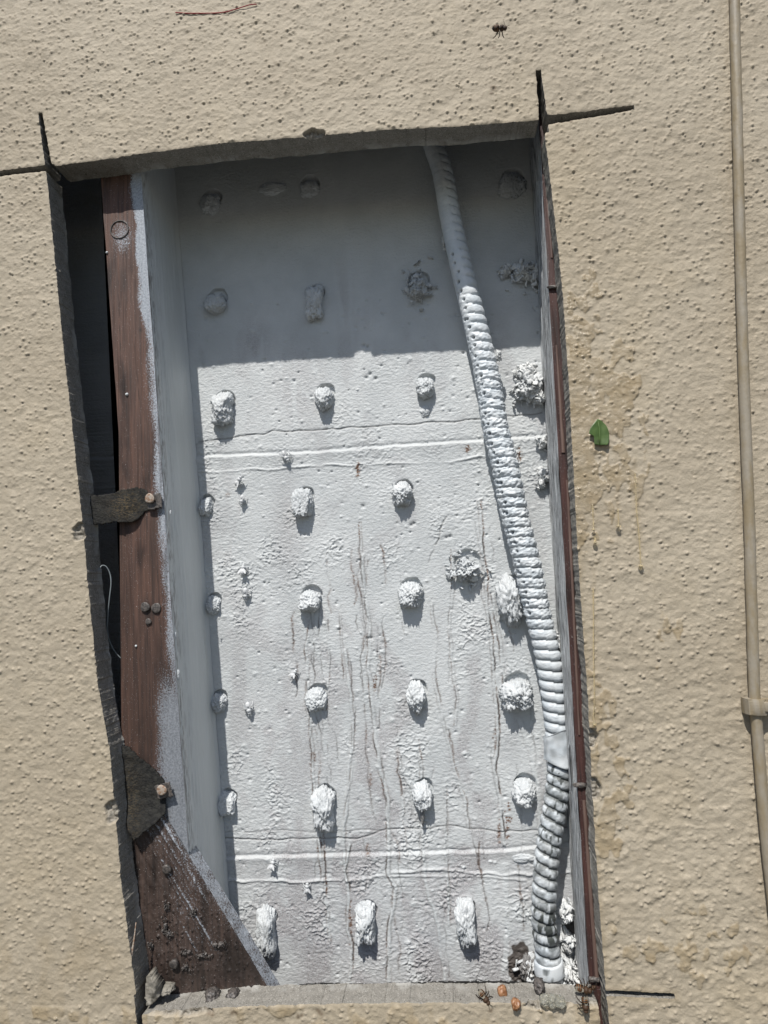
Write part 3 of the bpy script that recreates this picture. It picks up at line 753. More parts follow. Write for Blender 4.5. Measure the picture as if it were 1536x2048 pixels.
# bare strip: follows the saw line
def strip(p1, p2, w1, w2):
    A = sample([p1, p2], 12); V = []
    for i, (a, b) in enumerate(A):
        t = i/(len(A)-1); ww = (w1*(1-t)+w2*t)*(1+.25*float(noise(a*.4, b*.03)))
        l = P(a-ww*.35, b, T-.0012); r = P(a+ww*1.1, b, T-.0012); V += [l+[0, .001, 0], l, r, r+[0, .001, 0]]
    f = [[i*4+k, i*4+k+1, i*4+k+5, i*4+k+4] for i in range(len(A)-1) for k in range(3)]
    return np.array(V), f
for p1, p2, w1, w2 in (((1091,375),(1103,515),2.2,3.6), ((1112,690),(1125,905),2.5,5), ((1133,960),(1141,1110),3,4), ((1141,1110),(1158,1470),3.5,2.6), ((1166,1600),(1192,1955),4.2,5)):
    V, f = strip(p1, p2, w1, w2); obj('bare_strip', V, f, MSAL, rstud)
for a, b in ((1107,574),(1160,1570),(1190,1958)):
    V, f, A = merge([(lump(a, b, 22, 7, .002, 'c2', a, y0=T-.0005, sub=3))]); obj('splinter', V, f, MI, rstud)

# ------------------------------------------------------------ let-in diagonal brace
wn = np.array((bdir[2], 0, -bdir[0])); wn = wn if wn[0] < 0 else -wn       # towards lower left
s0, s1 = br_a-bdir*.20, br_b+bdir*.16
brace = thing('diagonal_brace', 'dark weathered diagonal wooden brace board in the lower left corner of the opening', 'brace', s1)
nu, nv = 150, 700
A = s0[None]+(s1-s0)[None]*np.linspace(0, 1, nv)[:, None]; uu = np.linspace(0, .140, nu)
V = A[:, None]+wn[None, None]*uu[None, :, None]
along = np.linspace(0, 1, nv)[:, None]*np.linalg.norm(s1-s0)*np.ones(nu)[None]; across = uu[None]*np.ones(nv)[:, None]
px, py = proj(V[..., 0], V[..., 1], V[..., 2])
saw = np.exp(-(((px-(345+(py-1720)*.35))/52)**2))*smooth(1600, 1660, py)*smooth(1960, 1880, py)
gro = noise(across*330, along*14, 3)
V[..., 1] -= .0007*gro*(.35+saw)+.0005*fbm(across*120, along*90, 7, 3)+.0006*noise(across*30, along*20)
spot = np.maximum(fbm(px*.16, py*.16, 3, 2)-.50, 0)*4*smooth(1720, 1900, py)
V[..., 1] -= .0016*np.clip(spot, 0, 1)
spray = .50*saw*(.5+.9*np.clip(gro*1.6, 0, 1))+.35*np.exp(-across/.005)
darkb = np.clip(.75*np.exp(-(((px-480)/60)**2+((py-1925)/60)**2))+.5*np.exp(-(((px-330)/90)**2+((py-1950)/25)**2))+.5*np.clip(spot, 0, 1), 0, .85)
i, j = np.meshgrid(np.arange(nv-1), np.arange(nu-1), indexing='ij')
f = np.stack([i*nu+j, i*nu+j+1, (i+1)*nu+j+1, (i+1)*nu+j], -1).reshape(-1, 4)
o = obj('board_face', V.reshape(-1, 3), f, MWB, brace, attrs={'spray': spray, 'dark': darkb})
# top narrow side, thick with overspray
nu2 = 14
E0 = V[:, 0, :]; V2 = E0[:, None]+np.array((0, 1, 0))[None, None]*np.linspace(0, .0188, nu2)[None, :, None]
V2 = V2 - wn*(.0004*noise(along[:, :nu2]*90, V2[..., 1]*200))[..., None]
i, j = np.meshgrid(np.arange(nv-1), np.arange(nu2-1), indexing='ij')
f = np.stack([i*nu2+j, i*nu2+j+1, (i+1)*nu2+j+1, (i+1)*nu2+j], -1).reshape(-1, 4)
px, py = proj(V2[..., 0], V2[..., 1], V2[..., 2])
obj('board_edge', V2.reshape(-1, 3), f, MWB, brace, attrs={'spray': .60*smooth(1400, 1640, py)+.14*noise(px*.05, py*.05), 'dark': 0*px})
fr = [s0+wn*.001, s1+wn*.001, s1+wn*.139, s0+wn*.139]
V, f = prism([p+[0, .0015, 0] for p in fr], (0, .017, 0)); obj('core', V, f, MWB, brace, attrs={'spray': np.zeros(8), 'dark': np.zeros(8)}, smooth_=False)
for a, b, r, th in ((335, 1737, .0042, .003), (350, 1925, .0040, .004)):
    V, f = disc(a, b, r, T-.0012, th, a, .15); obj('nail_head', V, f, MI, brace)
for a, b, w_, h_ in ((334,1813,7,16),(372,1933,12,9),(331,1853,12,24),(302,1888,7,9),(441,1888,16,10),(338,1866,16,12),(330,1975,26,8),(318,1955,8,14),(370,1905,14,7),(403,1910,20,6),(386,1823,8,8)):
    V, f, A = merge([lump(a, b, w_*.55, h_*.55, .0018, 'c2', a, y0=T-.0008, sub=3)]+crumbs(a, b, w_*1.5, h_*1.5, T-.001, 22, a, .0010, .002))
    obj('grit', V, f, MI, brace)

# ------------------------------------------------------------ tar paper scraps with roofing nails
def sheet(pts, depth, th, wav, seed, amp=.001, res=60):
    """ragged thin sheet: grid clipped to a pixel outline, on its own depth function"""
    pts = np.array(pts, float); a0, b0 = pts.min(0); a1, b1 = pts.max(0)
    gx = np.arange(a0, a1+1, 1.6); gy = np.arange(b0, b1+1, 1.6); GX, GY = np.meshgrid(gx, gy)
    s = sdf_poly(GX, GY, pts)+1.6*noise(GX*.12, GY*.12, seed)+.8*noise(GX*.4, GY*.4, seed); k = s < 0
    kf = k[:-1, :-1] & k[1:, :-1] & k[:-1, 1:] & k[1:, 1:]
    idx = np.arange(GX.size).reshape(GX.shape)
    dep = depth(GX, GY)+amp*noise(GX*.05, GY*.05, seed)+.25*amp*noise(GX*.2, GY*.2, seed)
    W = np.stack([GX-IW/2, IH/2-GY, np.full(GX.shape, -F)], -1)@R.T
    V = CAM + W*((dep+D)/W[..., 1])[..., None]
    V = V.reshape(-1, 3); Fr = np.stack([idx[:-1, :-1][kf], idx[1:, :-1][kf], idx[1:, 1:][kf], idx[:-1, 1:][kf]], 1)
    n = len(V); V2 = V+np.array((0, th, 0))
    E = []
    kp_ = np.pad(kf, 1)
    for (j, i) in zip(*np.nonzero(kf)):
        for dj, di, p, q in ((-1, 0, (j, i), (j, i+1)), (1, 0, (j+1, i+1), (j+1, i)), (0, -1, (j+1, i), (j, i)), (0, 1, (j, i+1), (j+1, i+1))):
            if not kp_[j+1+dj, i+1+di]: a, b = idx[p], idx[q]; E.append((a, b, b+n, a+n))
    Fc = np.concatenate([Fr, Fr[:, ::-1]+n, np.array(E)])
    used = np.unique(Fc); mp_ = -np.ones(2*n, int); mp_[used] = np.arange(len(used))
    return np.vstack([V, V2])[used], mp_[Fc], np.concatenate([GX.ravel(), GX.ravel()])[used], np.concatenate([GY.ravel(), GY.ravel()])[used]
def scrap(name, label, pts, depth, wpts, nail, fz, seed, wd):
    V, f, gx, gy = sheet(pts, depth, .0016, 1, seed)
    root = thing(name, label, 'tar paper', V.mean(0))
    fu = np.exp(-(((gx-fz[0])/fz[2])**2+((gy-fz[1])/fz[3])**2))*fz[4]
    obj('paper', V, f, MT, root, attrs={'fuzz': fu})
    V, f, gx, gy = sheet(wpts, lambda a, b: np.full(a.shape, wd), .0009, 1, seed+4, amp=.0003); obj('washer', V, f, MI, root)
    V, f = disc(nail[0], nail[1], .0047, wd-.002, .0016, seed, .1); obj('nail_head', V, f, MN, root)
    return root
scrap('tar_paper_strip', 'short horizontal strip of black tar paper with brown fuzz nailed to the left stud', [(150,990),(185,991),(226,986),(243,978),(275,974),(296,980),(300,1020),(290,1024),(283,1032),(274,1042),(262,1046),(230,1044),(205,1049),(150,1052)],
      lambda a, b: T-.001-.0065*smooth(300, 240, a)-.0*b, [(290,990),(322,984),(326,1015),(295,1021)], (300, 997), (252, 1012, 30, 30, 1.0), 3, T-.0045)
scrap('tar_paper_flap', 'black tar paper flap nailed over the top of the diagonal brace', [(225,1470),(240,1489),(258,1494),(281,1516),(309,1538),(328,1560),(331,1580),(331,1626),(309,1650),(285,1668),(268,1683),(255,1660),(225,1560)],
      lambda a, b: T-.002-.0075*smooth(1590, 1680, b)-.002*smooth(300, 240, a), [(307,1572),(339,1562),(347,1593),(317,1600)], (324, 1580), (258, 1610, 22, 90, .55), 8, T-.0062)

# ------------------------------------------------------------ corrugated conduit
CP = [(852,200,.018),(866,285,.018),(885,345,.020),(902,440,.023),(924,540,.025),(949,640,.025),(974,750,.024),(990,850,.024),(1010,930,.024),(1030,1030,.023),(1055,1130,.023),(1074,1220,.022),(1095,1310,.021),(1108,1400,.019),(1115,1470,.018),(1118,1540,.018),(1109,1620,.020),(1097,1690,.022),(1090,1760,.022),(1087,1830,.022),(1093,1890,.021),(1098,1932,.020)]
path = catmull([P(a, b, BD-h) for a, b, h in CP], 30)
dl = np.concatenate([[0], np.cumsum(np.linalg.norm(np.diff(path, axis=0), axis=1))]); n_ = int(dl[-1]/.0007)
sv = np.linspace(0, dl[-1], n_); path = np.stack([np.interp(sv, dl, path[:, k]) for k in range(3)], 1)
_, cy_ = proj(path[:, 0], path[:, 1], path[:, 2])
NA = 72; ang = np.linspace(0, 2*np.pi, NA, endpoint=False)
SG, AG = np.meshgrid(sv, ang, indexing='ij'); CY = cy_[:, None]*np.ones(NA)
# orientation of the frame: angle 0 faces the viewer, sin>0 is one side
tn = np.gradient(path, axis=0); tn /= np.linalg.norm(tn, axis=1)[:, None]
Bv = np.cross(tn, np.array((0, -1., 0)) - tn*(tn@np.array((0, -1., 0)))[:, None]); sgn = 1 if Bv[len(Bv)//2][0] > 0 else -1
SIDE = sgn*np.sin(AG)                      # +1 = right side
pitch = .0102
ph = SG/pitch + AG/(2*np.pi)*sgn*-.9 + .05*noise(SG*60, 0*SG)
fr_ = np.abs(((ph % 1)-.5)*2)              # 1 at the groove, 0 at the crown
rib = np.sqrt(np.clip(1-fr_**2.4, 0, 1))
mid = smooth(620, 800, CY)*smooth(1330, 1180, CY)
topz = smooth(660, 560, CY)
hx = SG*900*.12
rr = -(.0031+.0008*smooth(1200, 1320, CY))*(1-rib)
fill = np.clip(smooth(-.15, -.75, SIDE)*smooth(1080, 700, CY)*1.0, 0, 1)*.92
fill = np.maximum(fill, smooth(.35, -.10, SIDE)*topz*.9)
fill = np.maximum(fill, mid*.15)
rr = rr*(1-fill)
no1 = fbm(np.cos(AG)*1.6+SG*130, np.sin(AG)*1.6, SG*60, 3); no2 = fbm(np.cos(AG)*4, np.sin(AG)*4, SG*420, 3)
rr += mid*(.0007*no1+.0008*no2+.0004*np.abs(noise(np.cos(AG)*9, np.sin(AG)*9, SG*800)))+.00025*no2+.00012*no1*(1-mid)
# bubble holes in the paint webs on the left side
hole = np.zeros_like(rr)
for k in range(int(dl[-1]/pitch)+1):
    for h_ in range(2):
        s_c = (k+.5)*pitch*1.0+rng.normal()*.0006; yy_ = np.interp(s_c, sv, cy_)
        if not 500 < yy_ < 1230: continue
        if h_ and rng.rand() < .5: continue
        th = -.72-.45*h_+rng.normal()*.09; az_ = sgn*th
        s_c += -az_/(2*np.pi)*sgn*-.9*pitch
        da = (AG-az_+np.pi) % (2*np.pi)-np.pi
        hr = rng.uniform(.0011, .0019)
        hole = np.maximum(hole, np.exp(-(((SG-s_c)/hr)**2+((da*.012)/hr)**2)**1.6))
rr -= .0042*hole
dkh = np.clip(hole*1.2-.25, 0, 1)*.8
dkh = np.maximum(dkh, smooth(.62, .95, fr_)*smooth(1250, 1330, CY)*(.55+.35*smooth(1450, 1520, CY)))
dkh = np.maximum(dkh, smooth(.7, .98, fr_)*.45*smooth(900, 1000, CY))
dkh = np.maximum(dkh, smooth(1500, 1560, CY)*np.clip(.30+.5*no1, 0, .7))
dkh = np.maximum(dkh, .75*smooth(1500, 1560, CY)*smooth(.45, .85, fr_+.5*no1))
patch = smooth(.05, .2, fbm(np.cos(AG)*2.2+3, np.sin(AG)*2.2, SG*45, 3)+.55*np.exp(-((CY-1835)/45)**2)*smooth(-.7, .3, SIDE)+.05)*smooth(1780, 1815, CY)*smooth(1905, 1870, CY)
dkh = np.maximum(dkh, patch*.95)
dkh = np.maximum(dkh, .9*smooth(.0, .25, fbm(np.cos(AG)*3, np.sin(AG)*3+8, SG*90, 3)-.35+.5*smooth(.5, 1, fr_))*smooth(1480, 1520, CY)*smooth(1780, 1740, CY))
cond = thing('flexible_conduit', 'corrugated flexible conduit thick with white paint leaning down the right side of the opening', 'conduit', path[-1])
radv = np.interp(cy_, [250, 560, 700, 1000, 1200, 1400, 1560, 1700, 1930], [.0108, .0116, .0125, .0138, .0132, .0122, .0118, .0118, .0120])
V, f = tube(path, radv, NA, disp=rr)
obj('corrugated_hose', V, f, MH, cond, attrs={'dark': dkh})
# collar at the foot
ax = tn[-1]; q0 = path[-1]
pr = [(-.006, .0128), (-.004, .0136), (.0, .0138), (.001, .0141), (.005, .0143), (.0068, .0140), (.0075, .0125), (.012, .0120)]
V, f = tube([q0+ax*a for a, _ in pr], [b for _, b in pr], 40)
obj('collar', V, f, MH, cond, attrs={'dark': smooth(.25, .5, noise(V[:, 0]*140, V[:, 1]*140, V[:, 2]*140+3))*.8})
# paper-like strap bridging hose and stud
ks = [int(np.argmin(np.abs(cy_-y))) for y in (1462, 1478, 1494, 1510, 1524)]
rows = []
for m_, k in enumerate(ks):
    c0 = path[k]; row = []
    for a in np.linspace(-1.5, .9, 20):
        rad_ = .0142+.0005*math.sin(m_*1.3+a*2)
        row.append(c0+np.array((math.sin(a)*rad_, -math.cos(a)*rad_, (0.004 if m_ == 0 else (-.0035 if m_ == 4 else 0))*math.sin(a*1.5+.6))))
    e = row[-1]; zt = e[2]-.004; tgt = np.array((LfR(zt)[0]-.001, T+.028, zt-(.006 if m_ > 2 else .002)))
    for t in np.linspace(.1, 1, 10):
        row.append(e*(1-t)+tgt*t+np.array((0, -.002*math.sin(math.pi*t), -.003*t*t)))
    rows.append(row)
G = np.array(rows); G = np.stack([catmull(G[:, k], 6) for k in range(G.shape[1])], 1)
nr, nc_ = G.shape[:2]; G = G+.0006*noise(G[..., 0]*120, G[..., 1]*120, G[..., 2]*120)[..., None]
V = np.vstack([G.reshape(-1, 3), G.reshape(-1, 3)+[0, .0012, 0]]); f = []
for i in range(nr-1):
    for j in range(nc_-1):
        q = [i*nc_+j, i*nc_+j+1, (i+1)*nc_+j+1, (i+1)*nc_+j]; f += [q, [v+nr*nc_ for v in q[::-1]]]
for j in range(nc_-1):
    for i in (0, nr-1): f.append([i*nc_+j, i*nc_+j+1, i*nc_+j+1+nr*nc_, i*nc_+j+nr*nc_])
obj('strap', V, f, MH, cond, attrs={'dark': np.clip(.18+.5*noise(V[:, 0]*150, V[:, 1]*150, V[:, 2]*150), 0, .5)})

# ------------------------------------------------------------ crumbly painted clumps beside and under the conduit
def clump(name, label, bits, nc, seed, dark=0.0, mat=None):
    parts = []
    for (a, b, w_, h_, d_, y_) in bits:
        v, f = lump(a, b, w_*.8, h_*.8, d_*.9, 'c', seed+a*.1, y0=y_, sub=4); parts.append((v, f, dark))
        for p in crumbs(a, b, w_*1.2, h_*1.15, y_, int(nc), seed+int(a), .0033, d_*1.1): parts.append((p[0], p[1], 0))
    V, f, A = merge(parts); c0 = P(bits[0][0], bits[0][1]+bits[0][3]/2, bits[0][5])
    o = obj(name, V, f, mat or MDEB, None, c0, attrs={'dark': A}); return tag(o, label, 'clump', 'crumbly painted clumps in the opening')
clump('crumbly_clump', 'large crumbly white clump in sunlight between conduit and right stud, just below the shadow line', [(1060,772,52,60,.016,BD),(1040,790,22,24,.010,BD),(1078,800,20,20,.012,BD),(1050,745,26,20,.010,BD)], 42, 1)
clump('crumbly_clump', 'crumbly grey clump in the shade between conduit and right stud', [(1046,548,40,38,.013,BD),(1068,552,20,44,.010,BD),(1010,545,22,20,.006,BD)], 34, 2)
clump('crumbly_clump', 'small white clump by the right stud where the upper board seam ends', [(1083,886,18,22,.009,BD)], 16, 3)
clump('crumbly_clump', 'small pointed white clump by the right stud below the rust spot', [(1089,952,16,24,.010,BD),(1084,968,12,14,.007,BD)], 16, 4)
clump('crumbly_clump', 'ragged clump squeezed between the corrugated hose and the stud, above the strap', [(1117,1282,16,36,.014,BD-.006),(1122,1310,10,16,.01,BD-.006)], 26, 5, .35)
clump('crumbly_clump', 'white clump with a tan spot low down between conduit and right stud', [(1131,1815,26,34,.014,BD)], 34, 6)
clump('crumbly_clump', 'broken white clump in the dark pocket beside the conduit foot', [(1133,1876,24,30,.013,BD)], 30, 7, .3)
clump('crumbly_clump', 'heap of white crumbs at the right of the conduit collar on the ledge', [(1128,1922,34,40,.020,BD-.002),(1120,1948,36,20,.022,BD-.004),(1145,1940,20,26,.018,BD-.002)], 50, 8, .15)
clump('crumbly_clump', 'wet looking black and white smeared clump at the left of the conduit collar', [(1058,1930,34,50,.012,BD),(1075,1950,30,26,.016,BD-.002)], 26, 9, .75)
clump('crumbly_clump', 'tiny grey flake clump stuck on the left side of the conduit in the shade', [(889,480,10,32,.006,BD-.008)], 8, 10)
clump('crumbly_clump', 'tiny crumb clump on the right side of the conduit at the shadow line', [(994,713,10,16,.006,BD-.02)], 8, 11)

# ------------------------------------------------------------ bees
def bee_parts():
    zz_ = np.linspace(0, 1, 40)
    prof = np.interp(zz_, [0, .05, .15, .3, .42, .50, .56, .62, .70, .77, .80, .84, .90, .96, 1.0], [.05, .45, .85, 1.0, .85, .40, .70, .90, .95, .75, .55, .66, .70, .5, .1])*.0029
    ps = np.stack([0*zz_, -.0004*np.sin(zz_*3.1), (zz_-.5)*.0135], 1)
    V, f = tube(ps, prof, 18)
    st_ = np.repeat(np.where(zz_ < .5, (np.sin(zz_*60) > -.1)*smooth(.06, .18, zz_), .28), 18)
    parts = [(V, f)]; S_ = [st_]
    for sx in (-1, 1):
        for k, (z0, zk, zf) in enumerate(((.0018, .0035, .0048), (.0008, .0004, -.0006), (-.0002, -.0030, -.0052))):
            q = [(sx*.0012, .0012, z0), (sx*.0036, .0004, (z0+zk)/2), (sx*.0046, .0032, zk), (sx*.0052, .0048, zf)]
            v, g_ = tube(q, [.0005, .0005, .0004, .0003], 6); parts.append((v, g_)); S_.append(np.full(len(v), .1))
        v, g_ = tube([(sx*.0005, -.0006, .0062), (sx*.0012, -.0016, .0076), (sx*.0018, -.0016, .0090)], .00018, 5); parts.append((v, g_)); S_.append(np.zeros(len(v)))
    V, f, _ = merge(parts); return V, f, np.concatenate(S_)
BV, BF, BS = bee_parts()
def wing_mesh(sx, l, wd, a0):
    n = 14; t = np.linspace(0, 1, n); V = []
    for s_, o_ in ((1, .35), (-1, .65)):
        pass
    for k in t:
        hw = wd*math.sin(math.pi*min(1, k*.93+.06))**.7
        c_ = np.array((sx*math.sin(a0)*l*k, -.0020-.0012*k, .0012-math.cos(a0)*l*k)); pn = np.array((sx*math.cos(a0), 0, math.sin(a0)))
        V += [c_-pn*hw*.5, c_+pn*hw*.5]
    V = np.array(V); m_ = len(V); V = np.vstack([V, V+[0, .00012, 0]])
    f = [[2*i, 2*i+1, 2*i+3, 2*i+2] for i in range(n-1)]; f += [[v+m_ for v in q[::-1]] for q in f]
    return V, f
def make_bee(name, label, bodymat, wingmat, group, wa=.6):
    r = bpy.data.objects.new(name, None); COL.objects.link(r); r['_w'] = [0, 0, 0]; r.empty_display_size = .01; tag(r, label, 'bee', group)
    obj('body', BV, BF, bodymat, r, attrs={'stripe': BS, 'dark': BS*0})
    for sx in (-1, 1):
        V, f = wing_mesh(sx, .0080, .0028, wa); obj('wing', V, f, wingmat, r, attrs={'dark': np.zeros(len(V))})
    return r
def copy_tree(o):
    c_ = o.copy(); COL.objects.link(c_)
    for ch in list(o.children):
        d_ = ch.copy(); COL.objects.link(d_); d_.parent = c_
    return c_
GP = 'painted-over bees stuck to the board'
pb_ = None
PB = [((571,912), 155, 'painted-over grey bee on the upper board seam', 1.0, 2),
      ((477,962), 40, 'painted bee just under the upper ridge near the left of the board', .95, 0),
      ((484,999), 190, 'painted bee casting a round shadow just below another bee, beside the shaded strip', .85, 0),
      ((486,1139), 5, 'painted bee with spread legs, upper of the pair level with the plug row', .95, 0),
      ((491,1187), 185, 'painted bee with raised wings, lower of the pair level with the plug row', 1.0, 0),
      ((588,1347), 30, 'dark crumpled painted bee above a round plaster plug', .8, 0),
      ((497,1416), 170, 'painted bee with both wings held out flat, lying over a rusty smudge', 1.0, 0),
      ((545,1729), 12, 'painted bee sitting on the lower board seam', .85, 0),
      ((614,1776), 5, 'small painted bee with a dark drip hanging below the lower ridge', .8, 0)]
for (a, b), rot, lab, sc, _ in PB:
    if pb_ is None: r = pb_ = make_bee('painted_bee', lab, MBEE, MBEE, GP)
    else: r = copy_tree(pb_)
    r['label'] = lab; c0 = P(a, b, BD-.0052*sc); r.location = c0; r.rotation_euler = (random.uniform(-.25, .25), math.radians(rot), random.uniform(-.3, .3)); r.scale = (sc, sc, sc)
fb = make_bee('honey_bee', 'honey bee hovering in the air before the wall near the top of the photo', MBF, MBW, 'live coloured bees', .15)
RM = Matrix(((0, 0, 1), (-1, 0, 0), (0, -1, 0))); fb.rotation_euler = (Matrix.Rotation(math.radians(6), 3, 'Y')@RM).to_euler(); fb.location = P(999, 57, -.10); fb.scale = (.86, .86, .86)
for ch in fb.children:
    if ch.name.startswith('wing'): ch.rotation_euler = (-1.15, 0, 0); ch.location = (0, -.0010, .0030)
for (a, b, dy), rot, lab, sc in (((968, 1994, .004), (0.5, 2.5, .2), 'dead brown striped bee lying on the bottom ledge beside an orange crumb', .98),
                        ((1166, 1978, .010), (.3, 1.75, .1), 'black wet bee lying across the ledge at the lower right corner', 1.05),
                        ((1170, 2008, -.004), (.2, 3.2, .3), 'dark bee clinging head down on the stucco below the lower right corner', .95),
                        ((1184, 1976, .012), (.9, .4, .5), 'curled brown bee tucked in the lower right corner of the ledge', .62)):
    r = copy_tree(fb); r['label'] = lab; r.location = P(a, b, dy-.001); r.rotation_euler = rot; r.scale = (sc, sc, sc)
    for ch in r.children: ch.rotation_euler = (0, 0, 0); ch.location = (0, 0, 0)

# ------------------------------------------------------------ things on the wall face
LP = [(1194.5,838),(1200,839.5),(1207.6,846),(1213,852),(1217,861),(1218.5,872),(1216,889),(1208,890),(1200.6,890.5),(1194,889.5),(1189,888),(1188.5,880),(1187,872),(1179.5,868),(1178.5,864),(1180,858),(1184,851),(1188,846)]
V, f, gx, gy = sheet([(a, b) for a, b in LP], lambda a, b: -.0035-.00008*np.abs(a-1202)-.003*np.exp(-((b-890)/9)**2), .0003, 0, 2, amp=.0004)
# keep the leaf outline crisp: rebuild from a fan of rings instead of the ragged grid
LPW = catmull([(a, b) for a, b in LP+[LP[0]]], 5)[:-1]; cen = np.array((1201, 868)); V = []; rings = 12
for k in range(rings+1):
    for a, b in LPW:
        p = cen+(np.array((a, b))-cen)*k/rings; V.append(P(p[0], p[1], -.0016-.00008*abs(p[0]-1203)-.0006*math.exp(-((p[1]-890)/10)**2)-.0003*float(noise(p[0]*.05, p[1]*.05))))
n = len(LPW); V = np.array(V); f = [[k*n+i, k*n+(i+1) % n, (k+1)*n+(i+1) % n, (k+1)*n+i] for k in range(rings) for i in range(n)]
m_ = len(V); f = f+[[v+m_ for v in q[::-1]] for q in f]+[[rings*n+i, rings*n+(i+1) % n, rings*n+(i+1) % n+m_, rings*n+i+m_] for i in range(n)]
dkl = np.array([1.0*math.exp(-(((proj(*v)[0]-1197)/5)**2+((proj(*v)[1]-883)/5)**2)) for v in V]+[0]*m_)
leaf = obj('leaf', np.vstack([V, V+[0, .0003, 0]]), f, MLF, None, P(1201, 890, -.003), attrs={'dark': dkl})
tag(leaf, 'torn green leaf stuck to the honey-wet stucco right of the opening', 'leaf')
V, f = tube([P(1196, 842, -.0027), P(1198.5, 856, -.0024), P(1199.5, 870, -.0024), P(1199.5, 889, -.0030)], [.00015, .00028, .0003, .0004], 6)
obj('midrib', V, f, MLR, leaf)

pth = catmull([P(a, b, -.0022) for a, b in ((351,25),(375,26.5),(400,26.5),(430,26),(450,24),(466,20),(482,15),(500,9.5),(513,8.5))], 8)
V, f = tube(pth, .00045, 6); tag(obj('thread', V, f, MTH, None, pth[0]), 'fine red thread caught on the stucco at the top', 'thread')
pth = catmull([P(a, b, y) for a, b, y in ((192,1150,.020),(199,1137,.022),(205,1131,.024),(213,1134,.026),(220,1148,.028),(222,1167,.028),(219,1196,.028),(216,1228,.030),(215,1259,.032),(220,1285,.034),(232,1306,.036),(248,1320,.040),(268,1321,.046))], 8)
V, f = tube(pth, .00055, 8); tag(obj('thin_wire', V, f, MWI, None, pth[0]), 'thin grey wire looping in the dark gap left of the stud', 'wire')

cable = thing('painted_cable', 'beige painted cable running down the stucco at the far right of the photo', 'cable', P(1509, 1414, -.005))
pth = catmull([P(a, b, -.0062) for a, b in ((1440,-420),(1466,-60),(1471,100),(1476,300),(1481,512),(1488,760),(1498,1024),(1503,1200),(1509,1390),(1511,1420),(1516,1480),(1524,1580),(1533,1680),(1545,1790),(1575,2060),(1600,2300))], 16)
th = np.arange(len(pth)); dsp = (.00018*noise(th[:, None]*.25, np.arange(18)[None]*.35)+.0001*noise(th[:, None]*.9, np.arange(18)[None]*.9))
V, f = tube(pth, .0043, 18, disp=dsp); obj('sheath', V, f, MCB, cable)
c0 = P(1510, 1412, -.006)
rows = []
for k, zz_ in enumerate(np.linspace(-.0062, .0062, 7)):
    bul = 1-.14*(abs(k-3)/3)**2
    q = [(-.0086, .0045), (-.0084, -.0010), (-.0070, -.0052), (-.0040, -.0072*bul), (0, -.0080*bul), (.0042, -.0070*bul), (.0062, -.0048), (.0070, -.0040), (.0120, -.0042*bul), (.0155, -.0040), (.0165, -.0015), (.0165, .0045)]
    rows.append([c0+np.array((x_, y_, zz_-.06*x_)) for x_, y_ in q])
G = np.array(rows); nr, nc_ = G.shape[:2]; V = G.reshape(-1, 3)
f = [[i*nc_+j, i*nc_+j+1, (i+1)*nc_+j+1, (i+1)*nc_+j] for i in range(nr-1) for j in range(nc_-1)]+[list(range(nc_)), [(nr-1)*nc_+j for j in range(nc_)][::-1]]
clip = obj('clip', V, f, MCB, cable, smooth_=False)
V, f = disc(1531, 1413, .0042, c0[1]-.0035, .003, 2); obj('screw_head', V, f, MCB, cable)

# honey runs with a bead at the end
def honeydrip(lab, pts, bead, w_=.00045):
    pth = catmull([P(a, b, -.0020) for a, b in pts], 10); k = np.arange(len(pth))
    rad = w_*(1+.35*noise(k*.15, pts[0][0]*.1)); rad[-12:] = np.interp(np.arange(12), [0, 6, 9, 11], [w_, bead*.75, bead, bead*.35])
    V, f = tube(pth, rad, 12); V[:, 1] = V[:, 1]*1.0
    tag(obj('honey_drip', V, f, MHO, None, pth[-1]), lab, 'honey drip', 'honey drips on the stucco')
honeydrip('longest honey run with a round bead, below and right of the leaf', [(1270,945),(1272,985),(1273,1020),(1277,1060),(1280,1100),(1281,1122),(1281.5,1128),(1282,1134)], .0023)
honeydrip('short honey drip with a bead, left of the longest one', [(1236,1018),(1237,1036),(1237,1042),(1237,1049),(1237,1054)], .0021)
honeydrip('small honey drip with a bead close to the edge of the opening', [(1185,1008),(1186,1030),(1187,1046),(1187,1056),(1187,1060)], .0018)
honeydrip('single honey bead under the drip close to the opening edge', [(1189,1072),(1190,1074),(1190,1078),(1190,1083),(1190,1086)], .0021, .0009)
honeydrip('long straight honey run ending at a chipped spot of the opening edge', [(1186,1175),(1187,1230),(1187,1290),(1188,1350),(1189,1400),(1187,1430),(1188,1440),(1189,1452)], .0017)

# ------------------------------------------------------------ loose bits on the bottom ledge
LZ = lambda px_, dy: P(px_, 2004, 0)[2] + .0
def bit(name, lab, cat, px_, py_, dy, w_, h_, d_, mat, kind='r', seed=1, dark=0.0, group=None):
    v, f = lump(px_, py_, w_, h_, d_, kind, seed, y0=dy, sub=3)
    return tag(obj(name, v, f, mat, None, P(px_, py_+h_/2, dy), attrs={'dark': np.full(len(v), dark)}), lab, cat, group)
bit('orange_crumb', 'oval orange crumb lying on the bottom ledge between bee and amber drop', 'crumb', 1004, 1984, .012, 16, 22, .004, MAM, 'r', 3)
bit('amber_drop', 'small amber drop on the stucco just under the bottom ledge', 'honey drop', 1032, 2008, -.001, 15, 17, .004, MAM, 'r', 6)
for n_, (a, b, s) in enumerate(((1090,1999,20),(1106,2001,22),(1120,2002,18))):
    bit('clear_drop', ('left', 'middle', 'right')[n_]+' one of three glassy drops on the chipped ledge rim', 'drop', a, b, .000, s, s*.8, .004, MCD, 'r', n_+3, group='glassy drops')
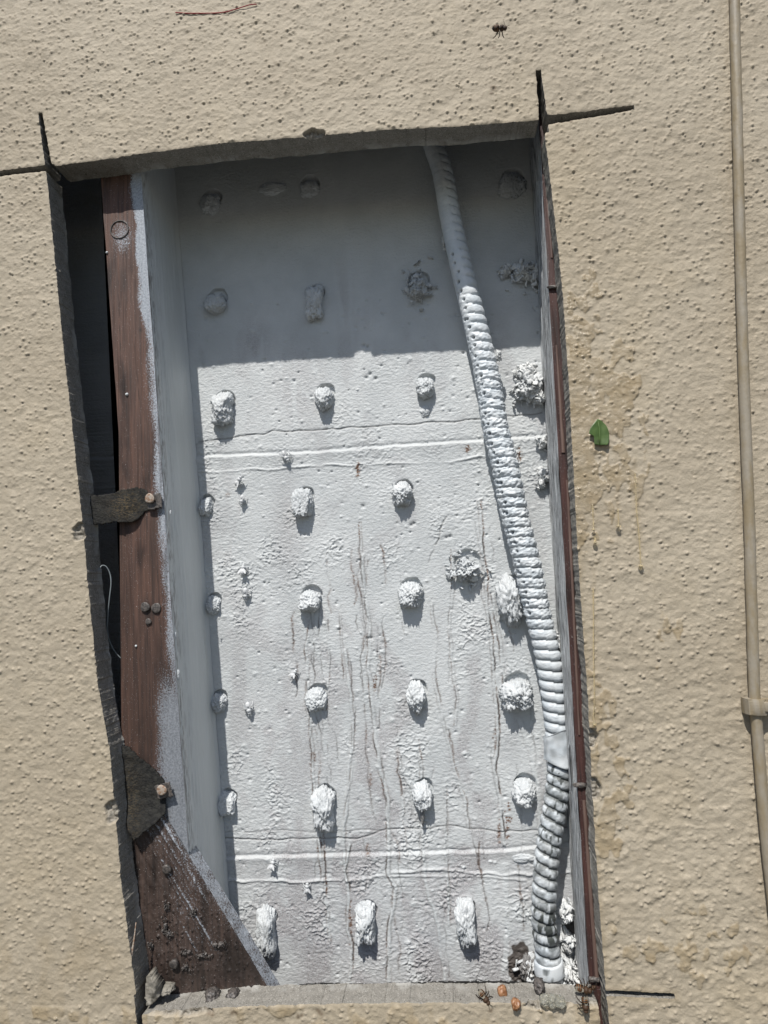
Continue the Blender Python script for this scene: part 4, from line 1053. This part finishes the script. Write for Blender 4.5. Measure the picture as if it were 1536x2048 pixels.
def chunk(name, lab, pts, y, th, mat, seed):
    V, f, gx, gy = sheet(pts, lambda a, b: y+.004*noise(a*.06, b*.06, seed)-.004*np.exp(-((a-np.mean([p[0] for p in pts]))/14)**2), th, 0, seed, amp=.0018)
    return tag(obj(name, V, f, mat, None, P(pts[0][0], max(p[1] for p in pts), y)), lab, 'mortar')
chunk('mortar_chunk', 'broken wedge of grey mortar standing in the lower left corner of the opening', [(291,1955),(300,1948),(306,1962),(318,1978),(320,1992),(305,2010),(292,2014),(289,1985)], .008, .012, MBM, 5)
for n_, (a, b, w_, h_, lab, mt, dkk) in enumerate(((425,1990,22,20,'dark round clod on the ledge below the brace tip', MI, 0), (466,1990,20,14,'smaller dark clod right of the round one on the ledge', MI, 0), (330,1976,34,10,'flat grey clod against the foot of the diagonal brace', MBM, 0), (1078,1970,16,16,'shiny dark blue-grey clod under the conduit collar', MI, 0))):
    v, f = lump(a, b, w_, h_, .006, 'c2', 60+n_, y0=.016, sub=3)
    tag(obj('dirt_clod', v, f, mt, None, P(a, b+h_/2, .016), attrs={'dark': np.zeros(len(v))}), lab, 'clod', 'clods on the ledge')
V, f, gx, gy = sheet([(560,1974),(640,1966),(760,1968),(900,1963),(1000,1962),(1090,1968),(1188,1972),(1188,1984),(1000,1984),(800,1986),(560,1988)], lambda a, b: T+.003+.0015*noise(a*.03, 0*a), .0012, 1, 9, amp=.0008)  # added black sheet standing in for the shadow gap between board and ledge
tag(obj('ledge_shadow_gap', V, f, MT, None, V.mean(0), attrs={'fuzz': np.zeros(len(V))}), 'thin torn edge of black tar paper showing behind the bottom ledge', 'tar paper')
# wood sliver in the lower left cut
pth = [P(272, 1845, .004), P(268, 1880, .003), P(262, 1915, .002), P(258, 1930, .003)]
V, f = tube(catmull(pth, 6), np.interp(np.arange(19), [0, 12, 18], [.0004, .0011, .0005]), 7); tag(obj('wood_sliver', V, f, MN, None, pth[-1]), 'pale thin sliver hanging on the sawn edge at the lower left', 'sliver')

for o in bpy.data.objects:
    if '_w' in o: del o['_w']
